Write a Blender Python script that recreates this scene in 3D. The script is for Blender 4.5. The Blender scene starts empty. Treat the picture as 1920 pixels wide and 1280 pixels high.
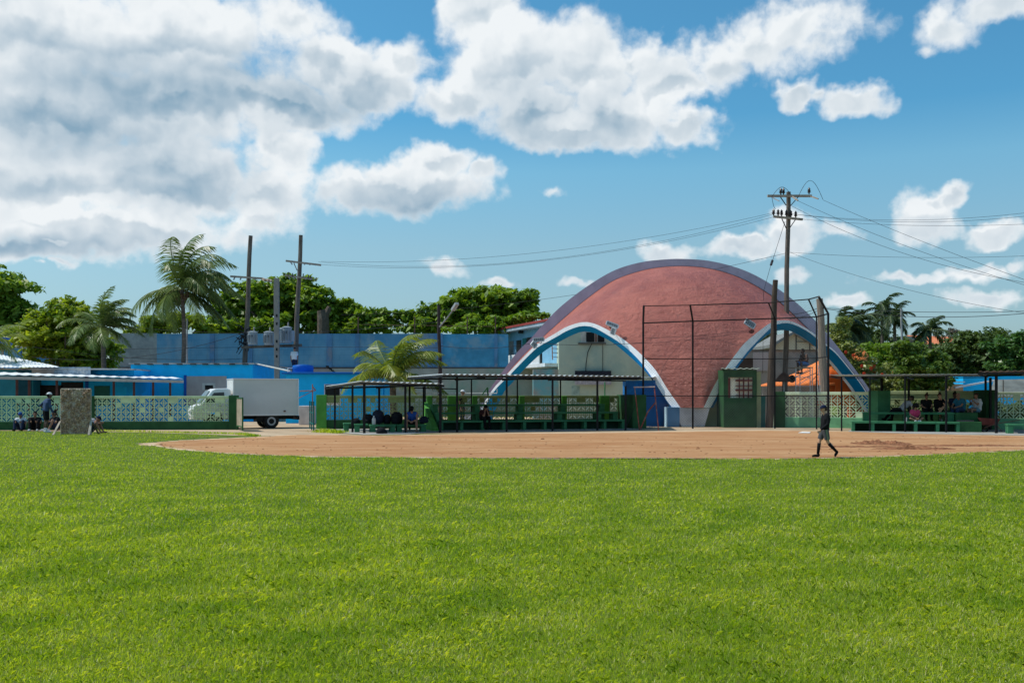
import bpy, math, random
import numpy as np
from mathutils import Vector, Matrix
random.seed(7); rng = np.random.default_rng(7)
sc = bpy.context.scene
col = sc.collection
F = 1867.0; CH = 1.6; HY = 742.0      # focal length in photo pixels, eye height, horizon row

def P(px, py, D): return Vector(((px-960)/F*D, D, CH+(HY-py)/F*D))
def GX(px, D): return (px-960)/F*D
def GZ(py, D): return CH+(HY-py)/F*D
def DG(py): return F*CH/(py-HY)
def PG(px, py): return Vector((GX(px, DG(py)), DG(py), 0))

# ---------------------------------------------------------------- camera
cam = bpy.data.objects.new('camera', bpy.data.cameras.new('camera')); col.objects.link(cam)
cam.location = (0, 0, CH); cam.rotation_euler = (math.radians(90), 0, 0)
cam.data.sensor_width = 36; cam.data.lens = F/1920*36; cam.data.shift_y = 102/1920
cam.data.clip_end = 5000; sc.camera = cam
sc.view_settings.view_transform = 'Standard'; sc.view_settings.look = 'None'
sc.cycles.max_bounces = 6; sc.cycles.diffuse_bounces = 3; sc.cycles.glossy_bounces = 2; sc.cycles.transmission_bounces = 3
sc.view_settings.exposure = 0.0; sc.view_settings.gamma = 1.0

# ---------------------------------------------------------------- sun
SUN_AZ, SUN_EL = math.radians(-84), math.radians(57)      # azimuth from +Y, negative = left
sv = Vector((math.sin(SUN_AZ)*math.cos(SUN_EL), math.cos(SUN_AZ)*math.cos(SUN_EL), math.sin(SUN_EL)))
sun = bpy.data.objects.new('sun', bpy.data.lights.new('sun', 'SUN')); col.objects.link(sun)
sun.data.energy = 3.9; sun.data.angle = math.radians(0.5); sun.data.color = (1, .95, .87)
sun.rotation_euler = sv.to_track_quat('Z', 'Y').to_euler(); sun.location = sv*100

# ---------------------------------------------------------------- world: sky with clouds
world = bpy.data.worlds.new('World'); sc.world = world; world.use_nodes = True
wt = world.node_tree; wn = wt.nodes; wl = wt.links
for n in list(wn): wn.remove(n)
class N:
    """tiny helper to write node maths as functions"""
    def __init__(s, tree): s.t = tree
    def new(s, kind, **kw):
        n = s.t.nodes.new(kind)
        for k, v in kw.items(): setattr(n, k, v)
        return n
    def put(s, sock, v):
        if isinstance(v, bpy.types.NodeSocket): s.t.links.new(v, sock)
        else: sock.default_value = v
    def m(s, op, a, b=0.0, c=None, clamp=False):
        n = s.new('ShaderNodeMath', operation=op); n.use_clamp = clamp
        s.put(n.inputs[0], a); s.put(n.inputs[1], b)
        if c is not None: s.put(n.inputs[2], c)
        return n.outputs[0]
    def v(s, op, a, b=(0, 0, 0)):
        n = s.new('ShaderNodeVectorMath', operation=op)
        s.put(n.inputs[0], a); s.put(n.inputs[1], b)
        return n.outputs['Value'] if op in ('LENGTH', 'DOT_PRODUCT') else n.outputs[0]
    def noise(s, vec, scale, detail=4, rough=.5, dist=0.0, out=0):
        n = s.new('ShaderNodeTexNoise'); s.put(n.inputs['Vector'], vec)
        n.inputs['Scale'].default_value = scale; n.inputs['Detail'].default_value = detail
        n.inputs['Roughness'].default_value = rough; n.inputs['Distortion'].default_value = dist
        return n.outputs[out]
    def mix(s, f, a, b, blend='MIX'):
        n = s.new('ShaderNodeMix', data_type='RGBA', blend_type=blend)
        s.put(n.inputs[0], f); s.put(n.inputs[6], a); s.put(n.inputs[7], b)
        return n.outputs[2]
    def ramp(s, f, lo, hi, a=0.0, b=1.0, smooth=True):
        n = s.new('ShaderNodeMapRange'); n.interpolation_type = 'SMOOTHSTEP' if smooth else 'LINEAR'
        s.put(n.inputs[0], f); n.inputs[1].default_value = lo; n.inputs[2].default_value = hi
        n.inputs[3].default_value = a; n.inputs[4].default_value = b
        return n.outputs[0]

W = N(wt)
sky = W.new('ShaderNodeTexSky', sky_type='NISHITA'); sky.sun_disc = False
sky.sun_elevation = SUN_EL; sky.sun_rotation = SUN_AZ; sky.air_density = 1.0
sky.dust_density = 1.2; sky.ozone_density = 1.6; sky.altitude = 20
tc = W.new('ShaderNodeTexCoord'); d = tc.outputs['Generated']
sep = W.new('ShaderNodeSeparateXYZ'); wl.new(d, sep.inputs[0])
az = W.m('ARCTAN2', sep.outputs[0], sep.outputs[1]); el = W.m('ARCSINE', sep.outputs[2])
cmb = W.new('ShaderNodeCombineXYZ'); wl.new(az, cmb.inputs[0]); wl.new(el, cmb.inputs[1])
ae = cmb.outputs[0]
def AE(px, py):
    a = math.atan((px-960)/F); return a, math.atan((HY-py)/F*math.cos(a))
CL = [  # cumulus masses of this sky: centre and half-sizes (as seen from the field), amount
 (60,30,260,110,1),(310,60,250,110,1),(90,190,250,120,1),(330,190,240,90,1),(520,190,190,60,1),(560,40,90,60,.6),(700,150,90,60,1),(640,110,130,55,1),
 (760,110,60,45,.7),(90,330,240,110,1),(330,320,190,100,1),(520,260,80,70,.9),(500,350,90,80,.9),(200,430,300,52,1),(500,410,70,40,.6),(40,460,120,26,.9),
 (900,30,85,80,.9),(970,120,150,90,1),(1100,130,130,100,1),(1000,210,140,60,1),(1150,210,120,60,1),(1290,238,70,48,1),(1260,160,90,60,.9),(1060,250,150,32,.8),
 (850,180,80,45,.8),(1200,110,50,50,.6),(1330,120,60,55,.75),(1400,75,80,50,.62),(1500,35,120,52,.62),(1600,25,70,50,.42),(1545,80,50,30,.3),
 (760,352,170,52,1),(835,305,75,50,1),(650,352,70,48,.9),(905,330,42,34,.7),(1500,172,45,26,.8),(1590,190,66,32,.9),(1545,176,40,20,.6),
 (1735,395,50,58,.9),(1770,352,42,26,.9),(1862,432,80,32,.9),(1760,50,70,45,.6),(1895,15,75,38,.8),(1730,95,28,18,.5),
 (815,505,65,28,.8),(935,537,46,17,.7),(1085,530,50,20,.7),(1245,472,68,34,.85),(1395,468,70,28,.8),(1480,440,80,42,.8),(1560,440,50,24,.6),
 (1480,523,50,22,.7),(1680,525,78,16,.75),(1825,515,75,20,.7),(1848,562,90,20,.75),(1590,568,62,20,.7),(120,493,22,10,.55),(75,495,14,8,.45),(1035,352,26,12,.35),(1900,505,30,12,.5)]
DK = [(300,165,330,60,.8),(560,170,170,50,1),(440,140,200,45,.8),(150,250,200,60,.75),(300,300,180,50,.7),(230,345,230,32,.45),(60,455,160,24,.7),(1000,215,80,40,.35),
 (1090,190,110,60,.3),(770,385,130,22,.45),(720,370,90,22,.3)]
def field(vec, lst):
    """union of soft ellipses in azimuth / elevation space"""
    acc = None
    for (x, y, rx, ry, s) in lst:
        a, e = AE(x, y)
        if y > 430 and x > 700 and lst is CL: rx, ry, s = rx*.84, ry*.86, s*.95
        o = W.v('SUBTRACT', vec, (a, e, 0)); o = W.v('MULTIPLY', o, (F/rx, F/ry, 0))
        r = W.v('LENGTH', o)
        b = W.m('MULTIPLY_ADD', r, -s, s)
        acc = b if acc is None else W.m('SMOOTH_MAX', acc, b, .12)
    return acc
w1 = W.noise(ae, 11, 4, .6, out=1); w1 = W.v('SUBTRACT', w1, (.5, .5, .5)); w1 = W.v('MULTIPLY', w1, (.075, .06, 0))
w2 = W.noise(ae, 45, 3, .6, out=1); w2 = W.v('SUBTRACT', w2, (.5, .5, .5)); w2 = W.v('MULTIPLY', w2, (.018, .018, 0))
p = W.v('ADD', W.v('ADD', ae, w1), w2)
base = field(p, CL)
# loose cumulus elsewhere round the sky
far = W.noise(ae, 3.2, 3, .5); far = W.m('MULTIPLY_ADD', far, 3.0, -1.75)
side = W.ramp(W.m('ABSOLUTE', az), .62, .8); far = W.m('ADD', far, W.m('MULTIPLY_ADD', side, 2.0, -2.0))
base = W.m('MAXIMUM', base, far)
def puff(vec, scale, det):
    n = W.new('ShaderNodeTexVoronoi', feature='F1', voronoi_dimensions='2D'); W.put(n.inputs['Vector'], vec)
    n.inputs['Scale'].default_value = scale; n.inputs['Detail'].default_value = det; n.inputs['Roughness'].default_value = .5; n.normalize = True
    return W.m('SUBTRACT', 1.0, n.outputs['Distance'])
pw = W.v('ADD', ae, W.v('ADD', W.v('MULTIPLY', w1, (.35, .35, 0)), W.v('MULTIPLY', w2, (.9, .9, 0))))
fb = W.noise(ae, 13, 6, .58); pf = puff(pw, 16, 2.5)
nz = W.m('ADD', W.m('MULTIPLY_ADD', fb, 1.15, -.575), W.m('MULTIPLY_ADD', pf, .95, -.66))
dens = W.m('ADD', base, nz)
wisp = W.noise(W.v('ADD', ae, w2), 55, 4, .62)
cover = W.ramp(W.m('ADD', dens, W.m('MULTIPLY_ADD', wisp, .36, -.18)), -.12, .40)
# light: rounded billows lit from the upper left, soft grey bases
pf1 = puff(W.v('ADD', pw, (-.005, .010, 0)), 16, 2.5)
bill = W.m('MULTIPLY', W.m('SUBTRACT', pf, pf1), 1.15)
dark = field(W.v('ADD', ae, W.v('MULTIPLY', w1, (1.3, 1.0, 0))), DK); dark = W.ramp(W.m('ADD', dark, W.m('MULTIPLY_ADD', W.noise(ae, 6, 4, .5), 1.3, -.65)), -.35, .95, smooth=False)
below = field(W.v('ADD', p, (.004, -.018, 0)), CL); base_sh = W.ramp(W.m('SUBTRACT', base, below), .0, .34, 0, .30)      # thinner underneath = base of the cloud
edge = W.m('MULTIPLY', base_sh, W.ramp(dens, .0, .55))
soft = W.m('MULTIPLY', W.ramp(W.noise(ae, 10, 5, .6), .30, .80), W.ramp(dens, .15, .9, 0, .22))
lit = W.m('ADD', W.m('SUBTRACT', W.m('SUBTRACT', W.m('SUBTRACT', 1.0, W.m('MULTIPLY', dark, .82)), edge), soft), W.m('MULTIPLY', bill, W.ramp(dens, .05, .5, .2, 1)), clamp=True)
cc = W.mix(lit, (2.5, 3.95, 5.2, 1), (8.7, 9.1, 9.35, 1))
tint = W.new('ShaderNodeValToRGB'); W.put(tint.inputs[0], W.m('MULTIPLY', el, 2.0))     # humid tropical air: cyan aloft, paler low down
for i, (q, c) in enumerate([(0, (.78, 1.0, 1.28)), (.10, (.84, 1.06, 1.2)), (.29, (.98, 1.26, 1.24)), (.44, (.86, 1.42, 1.42)), (.54, (.54, 1.25, 1.40))]):
    e_ = tint.color_ramp.elements[i] if i < 2 else tint.color_ramp.elements.new(q)
    e_.position = q; e_.color = c+(1,)
skyc = W.mix(1.0, sky.outputs[0], tint.outputs[0], 'MULTIPLY')
fade = W.ramp(el, .0, .12, .72, 1.0)
full = W.mix(W.m('MULTIPLY', cover, fade), skyc, cc)
bg = W.new('ShaderNodeBackground'); wl.new(full, bg.inputs[0]); bg.inputs[1].default_value = 0.1
wo = W.new('ShaderNodeOutputWorld'); wl.new(bg.outputs[0], wo.inputs[0])
world.cycles.sampling_method = 'MANUAL'; world.cycles.sample_map_resolution = 512

# ---------------------------------------------------------------- materials
MATS = {}
def mat(name, c, r=.75, var=.18, sc_=2.0, bump=0.0, bs=25.0, c2=None, amt=.5, s2=1.2, stretch=(1, 1, 1), met=0.0, spec=.15, det=5):
    """painted / cement / metal surface: noisy base colour, optional second colour in patches, bump"""
    if name in MATS: return MATS[name]
    m = bpy.data.materials.new(name); m.use_nodes = True; t = m.node_tree; n = N(t)
    b = t.nodes['Principled BSDF']
    co = n.new('ShaderNodeTexCoord').outputs['Object']
    cs = n.v('MULTIPLY', co, stretch)
    f = n.ramp(n.noise(cs, sc_, det, .6), .3, .7)
    lo = tuple(x*(1-var) for x in c)+(1,); hi = tuple(min(1, x*(1+var)) for x in c)+(1,)
    cc = n.mix(f, lo, hi)
    if c2:
        g = n.ramp(n.noise(n.v('ADD', cs, (31, 7, 3)), s2, 8, .68), 1-amt-.08, 1-amt+.08)
        cc = n.mix(g, cc, tuple(c2)+(1,))
    t.links.new(cc, b.inputs['Base Color'])
    b.inputs['Roughness'].default_value = r; b.inputs['Metallic'].default_value = met
    b.inputs['Specular IOR Level'].default_value = spec
    if bump:
        bn = n.new('ShaderNodeBump'); bn.inputs['Strength'].default_value = min(1, bump*4); bn.inputs['Distance'].default_value = bump
        t.links.new(n.noise(co, bs, 6, .6), bn.inputs['Height']); t.links.new(bn.outputs[0], b.inputs['Normal'])
    MATS[name] = m; return m
def leafmat(name, c, c2, trans=.35, gloss=.35, patch=.6):
    m = bpy.data.materials.new(name); m.use_nodes = True; t = m.node_tree; n = N(t)
    b = t.nodes['Principled BSDF']; out = t.nodes['Material Output']
    g = n.new('ShaderNodeNewGeometry'); co = n.new('ShaderNodeTexCoord').outputs['Object']
    f = n.m('ADD', n.m('MULTIPLY', g.outputs['Random Per Island'], .6), n.m('MULTIPLY_ADD', n.noise(co, patch, 3), 1.6, -.6), clamp=True)
    cc = n.mix(f, tuple(c)+(1,), tuple(c2)+(1,))
    t.links.new(cc, b.inputs['Base Color']); b.inputs['Roughness'].default_value = gloss; b.inputs['Specular IOR Level'].default_value = .3
    tr = n.new('ShaderNodeBsdfTranslucent'); t.links.new(n.mix(1.0, cc, (1.2, 1.25, .5, 1), 'MULTIPLY'), tr.inputs[0])
    mx = n.new('ShaderNodeMixShader'); mx.inputs[0].default_value = trans
    t.links.new(b.outputs[0], mx.inputs[1]); t.links.new(tr.outputs[0], mx.inputs[2]); t.links.new(mx.outputs[0], out.inputs[0])
    return m

# ---------------------------------------------------------------- mesh builder
ORG = {}
class MB:
    def __init__(s, T=None): s.v = []; s.f = []; s.T = T or Matrix()
    def add(s, vs, fs):
        k = len(s.v); s.v += [s.T @ Vector(p) for p in vs]; s.f += [tuple(k+i for i in f) for f in fs]; return s
    def box(s, x0, x1, y0, y1, z0, z1):
        return s.add([(x, y, z) for z in (z0, z1) for y in (y0, y1) for x in (x0, x1)],
                     [(0, 2, 3, 1), (4, 5, 7, 6), (0, 1, 5, 4), (2, 6, 7, 3), (0, 4, 6, 2), (1, 3, 7, 5)])
    def bar(s, p, q, w, h, up=(0, 0, 1)):
        p = Vector(p); q = Vector(q); d = (q-p).normalized(); u = Vector(up)
        if abs(d.dot(u)) > .98: u = Vector((0, 1, 0))
        a = d.cross(u).normalized()*w/2; b = a.cross(d).normalized()*h/2
        vs = [p-a-b, p+a-b, p+a+b, p-a+b, q-a-b, q+a-b, q+a+b, q-a+b]
        return s.add(vs, [(0, 1, 2, 3), (7, 6, 5, 4), (0, 4, 5, 1), (1, 5, 6, 2), (2, 6, 7, 3), (3, 7, 4, 0)])
    def tube(s, pts, rad, n=8, cap=True):
        pts = [Vector(p) for p in pts]
        if not hasattr(rad, '__len__'): rad = [rad]*len(pts)
        vs = []; fs = []
        t0 = (pts[1]-pts[0]).normalized(); ref = Vector((0, 0, 1)) if abs(t0.z) < .9 else Vector((1, 0, 0))
        for i, p in enumerate(pts):
            t = (pts[min(i+1, len(pts)-1)]-pts[max(i-1, 0)]).normalized()
            a = t.cross(ref); a = a.normalized() if a.length > 1e-5 else Vector((1, 0, 0)); b = t.cross(a).normalized()
            for k in range(n):
                an = 2*math.pi*k/n; vs.append(p+(a*math.cos(an)+b*math.sin(an))*rad[i])
        for i in range(len(pts)-1):
            for k in range(n):
                fs.append((i*n+k, i*n+(k+1) % n, (i+1)*n+(k+1) % n, (i+1)*n+k))
        if cap: fs.append(tuple(range(n))[::-1]); fs.append(tuple((len(pts)-1)*n+k for k in range(n)))
        return s.add(vs, fs)
    def ball(s, c, r, nu=12, nv=8, z0=-1.0):
        if not hasattr(r, '__len__'): r = (r, r, r)
        c = Vector(c); vs = []; fs = []
        a0 = math.asin(z0)
        for j in range(nv+1):
            ph = a0+(math.pi/2-a0)*j/nv
            for i in range(nu):
                th = 2*math.pi*i/nu
                vs.append((c.x+r[0]*math.cos(ph)*math.cos(th), c.y+r[1]*math.cos(ph)*math.sin(th), c.z+r[2]*math.sin(ph)))
        for j in range(nv):
            for i in range(nu):
                fs.append((j*nu+i, j*nu+(i+1) % nu, (j+1)*nu+(i+1) % nu, (j+1)*nu+i))
        fs.append(tuple(range(nu))[::-1]); fs.append(tuple(nv*nu+i for i in range(nu)))
        return s.add(vs, fs)
    def lathe(s, c, prof, n=16):
        c = Vector(c); vs = []; fs = []
        for (r, z) in prof:
            for k in range(n):
                a = 2*math.pi*k/n; vs.append((c.x+r*math.cos(a), c.y+r*math.sin(a), c.z+z))
        for i in range(len(prof)-1):
            for k in range(n): fs.append((i*n+k, i*n+(k+1) % n, (i+1)*n+(k+1) % n, (i+1)*n+k))
        fs.append(tuple(range(n))[::-1]); fs.append(tuple((len(prof)-1)*n+k for k in range(n)))
        return s.add(vs, fs)
    def grid(s, rows):
        h = len(rows); w = len(rows[0]); vs = [p for r in rows for p in r]
        return s.add(vs, [(j*w+i, j*w+i+1, (j+1)*w+i+1, (j+1)*w+i) for j in range(h-1) for i in range(w-1)])
    def prism(s, pts, d):
        """polygon pts extruded by vector d"""
        n = len(pts); d = Vector(d); pts = [Vector(p) for p in pts]
        return s.add(pts+[p+d for p in pts], [tuple(range(n)), tuple(range(2*n-1, n-1, -1))]+[(i, i+n, (i+1) % n+n, (i+1) % n) for i in range(n)])
    def build(s, name, m, parent=None, smooth=False, bevel=0, solid=0, remesh=0):
        o_ = ORG.get(parent.name, Vector()) if parent else Vector()
        org = o_.copy()
        if parent is None and s.v:
            a = np.array([tuple(v) for v in s.v]); c = (a.min(0)+a.max(0))/2; org = Vector((c[0], c[1], a[:, 2].min()))
        me = bpy.data.meshes.new(name); me.from_pydata([tuple(v-org) for v in s.v], [], s.f); me.update()
        if smooth: me.shade_smooth()
        if m: me.materials.append(m)
        ob = bpy.data.objects.new(name, me); col.objects.link(ob)
        if parent: ob.parent = parent; ORG[ob.name] = o_
        else: ob.location = org; ORG[ob.name] = org
        if remesh:
            q = ob.modifiers.new('fuse', 'REMESH'); q.mode = 'VOXEL'; q.voxel_size = remesh; q.use_smooth_shade = True
            q = ob.modifiers.new('smooth', 'SMOOTH'); q.factor = .5; q.iterations = 2
        if solid: q = ob.modifiers.new('thick', 'SOLIDIFY'); q.thickness = solid; q.offset = 0
        if bevel: q = ob.modifiers.new('edge', 'BEVEL'); q.width = bevel; q.segments = 2; q.limit_method = 'ANGLE'
        return ob
def tag(o, label=None, cat=None, group=None, kind=None):
    if label: o['label'] = label
    if cat: o['category'] = cat
    if group: o['group'] = group
    if kind: o['kind'] = kind
    return o
def thing(name, label, cat, loc, group=None):
    o = bpy.data.objects.new(name, None); col.objects.link(o); o.location = loc; o.empty_display_size = .2
    ORG[o.name] = Vector(loc); return tag(o, label, cat, group)
def frame(p0, p1):
    """x along p0->p1 on the ground, y away from the viewer"""
    p0 = Vector(p0); p1 = Vector(p1); d = p1-p0
    return Matrix.Translation((p0.x, p0.y, 0)) @ Matrix.Rotation(math.atan2(d.y, d.x), 4, 'Z'), math.hypot(d.x, d.y)
def npmesh(name, verts, faces_n, m, parent=None, org=(0, 0, 0)):
    """verts (k,n,3): k separate polygons of n corners"""
    k, n, _ = verts.shape; me = bpy.data.meshes.new(name)
    o_ = ORG.get(parent.name, Vector()) if parent else Vector(org)
    me.vertices.add(k*n); me.vertices.foreach_set('co', (verts-np.array(tuple(o_))).reshape(-1).astype(np.float32))
    me.loops.add(k*n); me.loops.foreach_set('vertex_index', np.arange(k*n, dtype=np.int32))
    me.polygons.add(k); me.polygons.foreach_set('loop_start', np.arange(0, k*n, n, dtype=np.int32)); me.polygons.foreach_set('loop_total', np.full(k, n, dtype=np.int32))
    me.update(); me.validate(); me.materials.append(m)
    ob = bpy.data.objects.new(name, me); col.objects.link(ob)
    if parent: ob.parent = parent; ORG[ob.name] = o_
    else: ob.location = o_; ORG[ob.name] = o_
    return ob
# ================================================================= ground
grass_m = bpy.data.materials.new('turf'); grass_m.use_nodes = True
t = grass_m.node_tree; n = N(t); b = t.nodes['Principled BSDF']
co = n.new('ShaderNodeTexCoord').outputs['Object']
fA = n.ramp(n.noise(co, .35, 6, .6), .35, .65); fB = n.ramp(n.noise(co, 9, 6, .7), .35, .7)
c = n.mix(fA, (.065, .12, .010, 1), (.11, .16, .016, 1)); c = n.mix(n.m('MULTIPLY', fB, .5), c, (.14, .115, .04, 1))
t.links.new(c, b.inputs['Base Color']); b.inputs['Roughness'].default_value = .9; b.inputs['Specular IOR Level'].default_value = .1
dirt_m = bpy.data.materials.new('infield_clay'); dirt_m.use_nodes = True
t = dirt_m.node_tree; n = N(t); b = t.nodes['Principled BSDF']
co = n.new('ShaderNodeTexCoord').outputs['Object']
cs = n.v('MULTIPLY', co, (.35, 1, 1))
f1 = n.ramp(n.noise(cs, .55, 6, .6), .3, .7); f2 = n.ramp(n.noise(n.v('MULTIPLY', co, (.5, 2.2, 1)), 2.2, 8, .7), .5, .72)
f3 = n.ramp(n.noise(n.v('MULTIPLY', co, (.35, 1.6, 1)), .9, 8, .72, .3), .52, .66)
c = n.mix(f1, (.42, .20, .09, 1), (.54, .30, .15, 1)); c = n.mix(n.m('MULTIPLY', f2, .8), c, (.27, .11, .05, 1)); c = n.mix(n.m('MULTIPLY', f3, .75), c, (.60, .38, .21, 1))
f4 = n.ramp(n.noise(n.v('MULTIPLY', co, (.5, 1.8, 1)), 5, 6, .7), .6, .7); c = n.mix(n.m('MULTIPLY', f4, .6), c, (.16, .065, .035, 1)); f5 = n.ramp(n.noise(n.v('MULTIPLY', co, (.12, 2.4, 1)), 1.3, 6, .6, .2), .5, .66); c = n.mix(n.m('MULTIPLY', f5, .4), c, (.33, .14, .065, 1))
t.links.new(c, b.inputs['Base Color']); b.inputs['Roughness'].default_value = .95; b.inputs['Specular IOR Level'].default_value = .05
bn = n.new('ShaderNodeBump'); bn.inputs['Strength'].default_value = 1; bn.inputs['Distance'].default_value = .08
t.links.new(n.noise(n.v('MULTIPLY', co, (.6, 1.5, 1)), 5, 8, .7), bn.inputs['Height']); t.links.new(bn.outputs[0], b.inputs['Normal'])
sand_m = mat('pale_track', (.46, .34, .23), .95, .22, .8, .03, 9, (.30, .19, .11), .42, .5, (.5, 1, 1), spec=.05)
conc_m = mat('worn_concrete', (.34, .33, .31), .9, .2, 1.5, .01, 12, (.22, .2, .18), .35, 2, spec=.1)

def sheet(name, pts, z, m, kind='structure'):
    mb = MB(); mb.add([(p[0], p[1], z) for p in pts], [tuple(range(len(pts)))])
    o = mb.build(name, m); o['kind'] = kind
    return o
mb = MB(); mb.add([(-900, -60, -.004), (900, -60, -.004), (900, 2500, -.004), (-900, 2500, -.004)], [(0, 1, 2, 3)])
g = mb.build('ground', grass_m); g['kind'] = 'structure'
# pale earth strip and yard behind the walls
yard = [PG(0, 807), PG(120, 808.5), PG(250, 810), PG(330, 812), PG(420, 815), PG(470, 817), PG(600, 815), PG(900, 812), PG(1200, 812), PG(1500, 815), PG(1800, 816), PG(1990, 820)]
yard = [(-60, 45.5, 0)]+[tuple(p) for p in yard]+[(60, 39, 0), (90, 75, 0), (-90, 75, 0)]
sheet('yard', yard, 0, sand_m)
# the clay infield, slightly wavy outline
near = [(262, 831), (285, 836), (330, 842), (400, 848.5), (480, 853), (600, 856.5), (760, 858), (900, 859), (1050, 859.5), (1200, 859.5), (1350, 860.5), (1450, 861), (1560, 859), (1640, 857), (1720, 853.5), (1800, 850), (1880, 846), (1980, 842)]
farr = [(1980, 817), (1900, 816), (1820, 815), (1700, 812), (1580, 808), (1440, 806), (1240, 808.5), (1100, 811), (900, 812.5), (720, 816), (640, 815), (560, 814), (500, 817.5), (430, 821), (340, 825), (290, 829)]
def dens(pts, k=8):
    out = []
    for i in range(len(pts)-1):
        for j in range(k):
            q = j/k; out.append((pts[i][0]*(1-q)+pts[i+1][0]*q, pts[i][1]*(1-q)+pts[i+1][1]*q))
    return out+[pts[-1]]
def wob(pts, a):
    out = []
    for i, (x, y) in enumerate(dens(pts)):
        p = PG(x, y); out.append((p.x+random.uniform(-a, a), p.y+random.uniform(-a, a)*(.8), 0))
    return out
near_w = wob(near, .24)
rim = sheet('infield_edge', near_w+[(g_[0], g_[1]) for g_ in wob(farr, .15)], .004, mat('pale_clay', (.56, .40, .26), .95, .2, 1.2, .03, 9, (.42, .25, .14), .4, .6, spec=.05))
inner = [(x+(8 if i < 3 else 0), y-(1.4 if y > 835 else .4)) for i, (x, y) in enumerate(near)]; inner[0] = (300, 831)
sheet('infield', wob(inner, .14)+[(g_[0], g_[1]) for g_ in wob([(x, y+1.2) for x, y in farr], .15)], .008, dirt_m)
# concrete aprons in front of the stands
sheet('concrete_apron', [PG(640, 812), PG(680, 815), PG(770, 814), PG(832, 809), PG(1000, 809.5), PG(1180, 806.5), (7.4, 50.5), (-9.5, 47.5)], .016, conc_m)
sheet('concrete_apron', [PG(1590, 809), PG(1700, 812.5), PG(1800, 814.5), PG(1960, 817), (30, 49), (17, 49.5)], .016, conc_m)

# churned soil: piles and ruts raised out of the clay
def mound(name, px, py, rx, ry, h, m, seed, label=None):
    c = PG(px, py); r_ = random.Random(seed); nx, ny = 46, 22; rows = []
    ph = [(r_.uniform(.8, 6), r_.uniform(.8, 6), r_.uniform(0, 6), r_.uniform(0, 6)) for _ in range(9)]
    for j in range(ny):
        row = []
        for i in range(nx):
            u = i/(nx-1)*2-1; v = j/(ny-1)*2-1; e = max(0, 1-u*u-v*v)
            w = sum(math.sin(a*3*u*rx+p_)*math.sin(b_*3*v*ry+q_) for a, b_, p_, q_ in ph)/9
            z = h*e**.8*(.55+1.1*w+r_.uniform(-.22, .22))
            row.append((c.x+u*rx, c.y+v*ry, .009+max(0, z) if e > 0 else .002))
        rows.append(row)
    o = MB().grid(rows).build(name, m, smooth=False)
    return o
clod_m = mat('dark_clay', (.24, .105, .055), .95, .35, 6, .04, 30, spec=.05)
for k, (a, b_, rx, ry, h, lb) in enumerate([(1652, 832, 1.0, .9, .14, 'largest heap of churned red clay, near the bleacher side of the infield'),
        (1712, 842, 1.3, .35, .11, 'low ridge of dark loose clay nearest the right grass edge'), (1600, 838, 1.4, .3, .05, 'thin scraped ridge of clay just right of the walking boy'),
        (1800, 836, 2.6, .3, .05, 'long low rut of dark clay at the far right of the infield')]):
    tag(mound('soil_heap', a, b_, rx, ry, h, clod_m, k+3), lb, 'soil heap', 'churned clay heaps on the infield')
mb = MB()
for i in range(420):     # loose clods scattered over the clay
    px = random.uniform(300, 1900); lo = 832 if px < 330 else 818; py = random.uniform(lo, 852 if px > 430 else 842); c_ = PG(px, py); q = random.uniform(.01, .03)*(1 if random.random() < .95 else 1.8)
    mb.ball((c_.x, c_.y, q*.2), (q*1.5, q, q*.7), 6, 3)
o = mb.build('clay_clods', clod_m); tag(o, 'small loose clods of clay scattered over the infield', 'clods', kind='stuff')
plate = MB(); pts = [PG(1497, 812), PG(1504, 810), PG(1520, 810.6), PG(1518, 812.4)]; plate.prism([(p.x, p.y, .012) for p in pts], (0, 0, .02))
tag(plate.build('home_plate', mat('plate_rubber', (.75, .74, .7), .6)), 'flat white home plate lying on the clay behind the walking boy', 'home plate')

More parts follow.
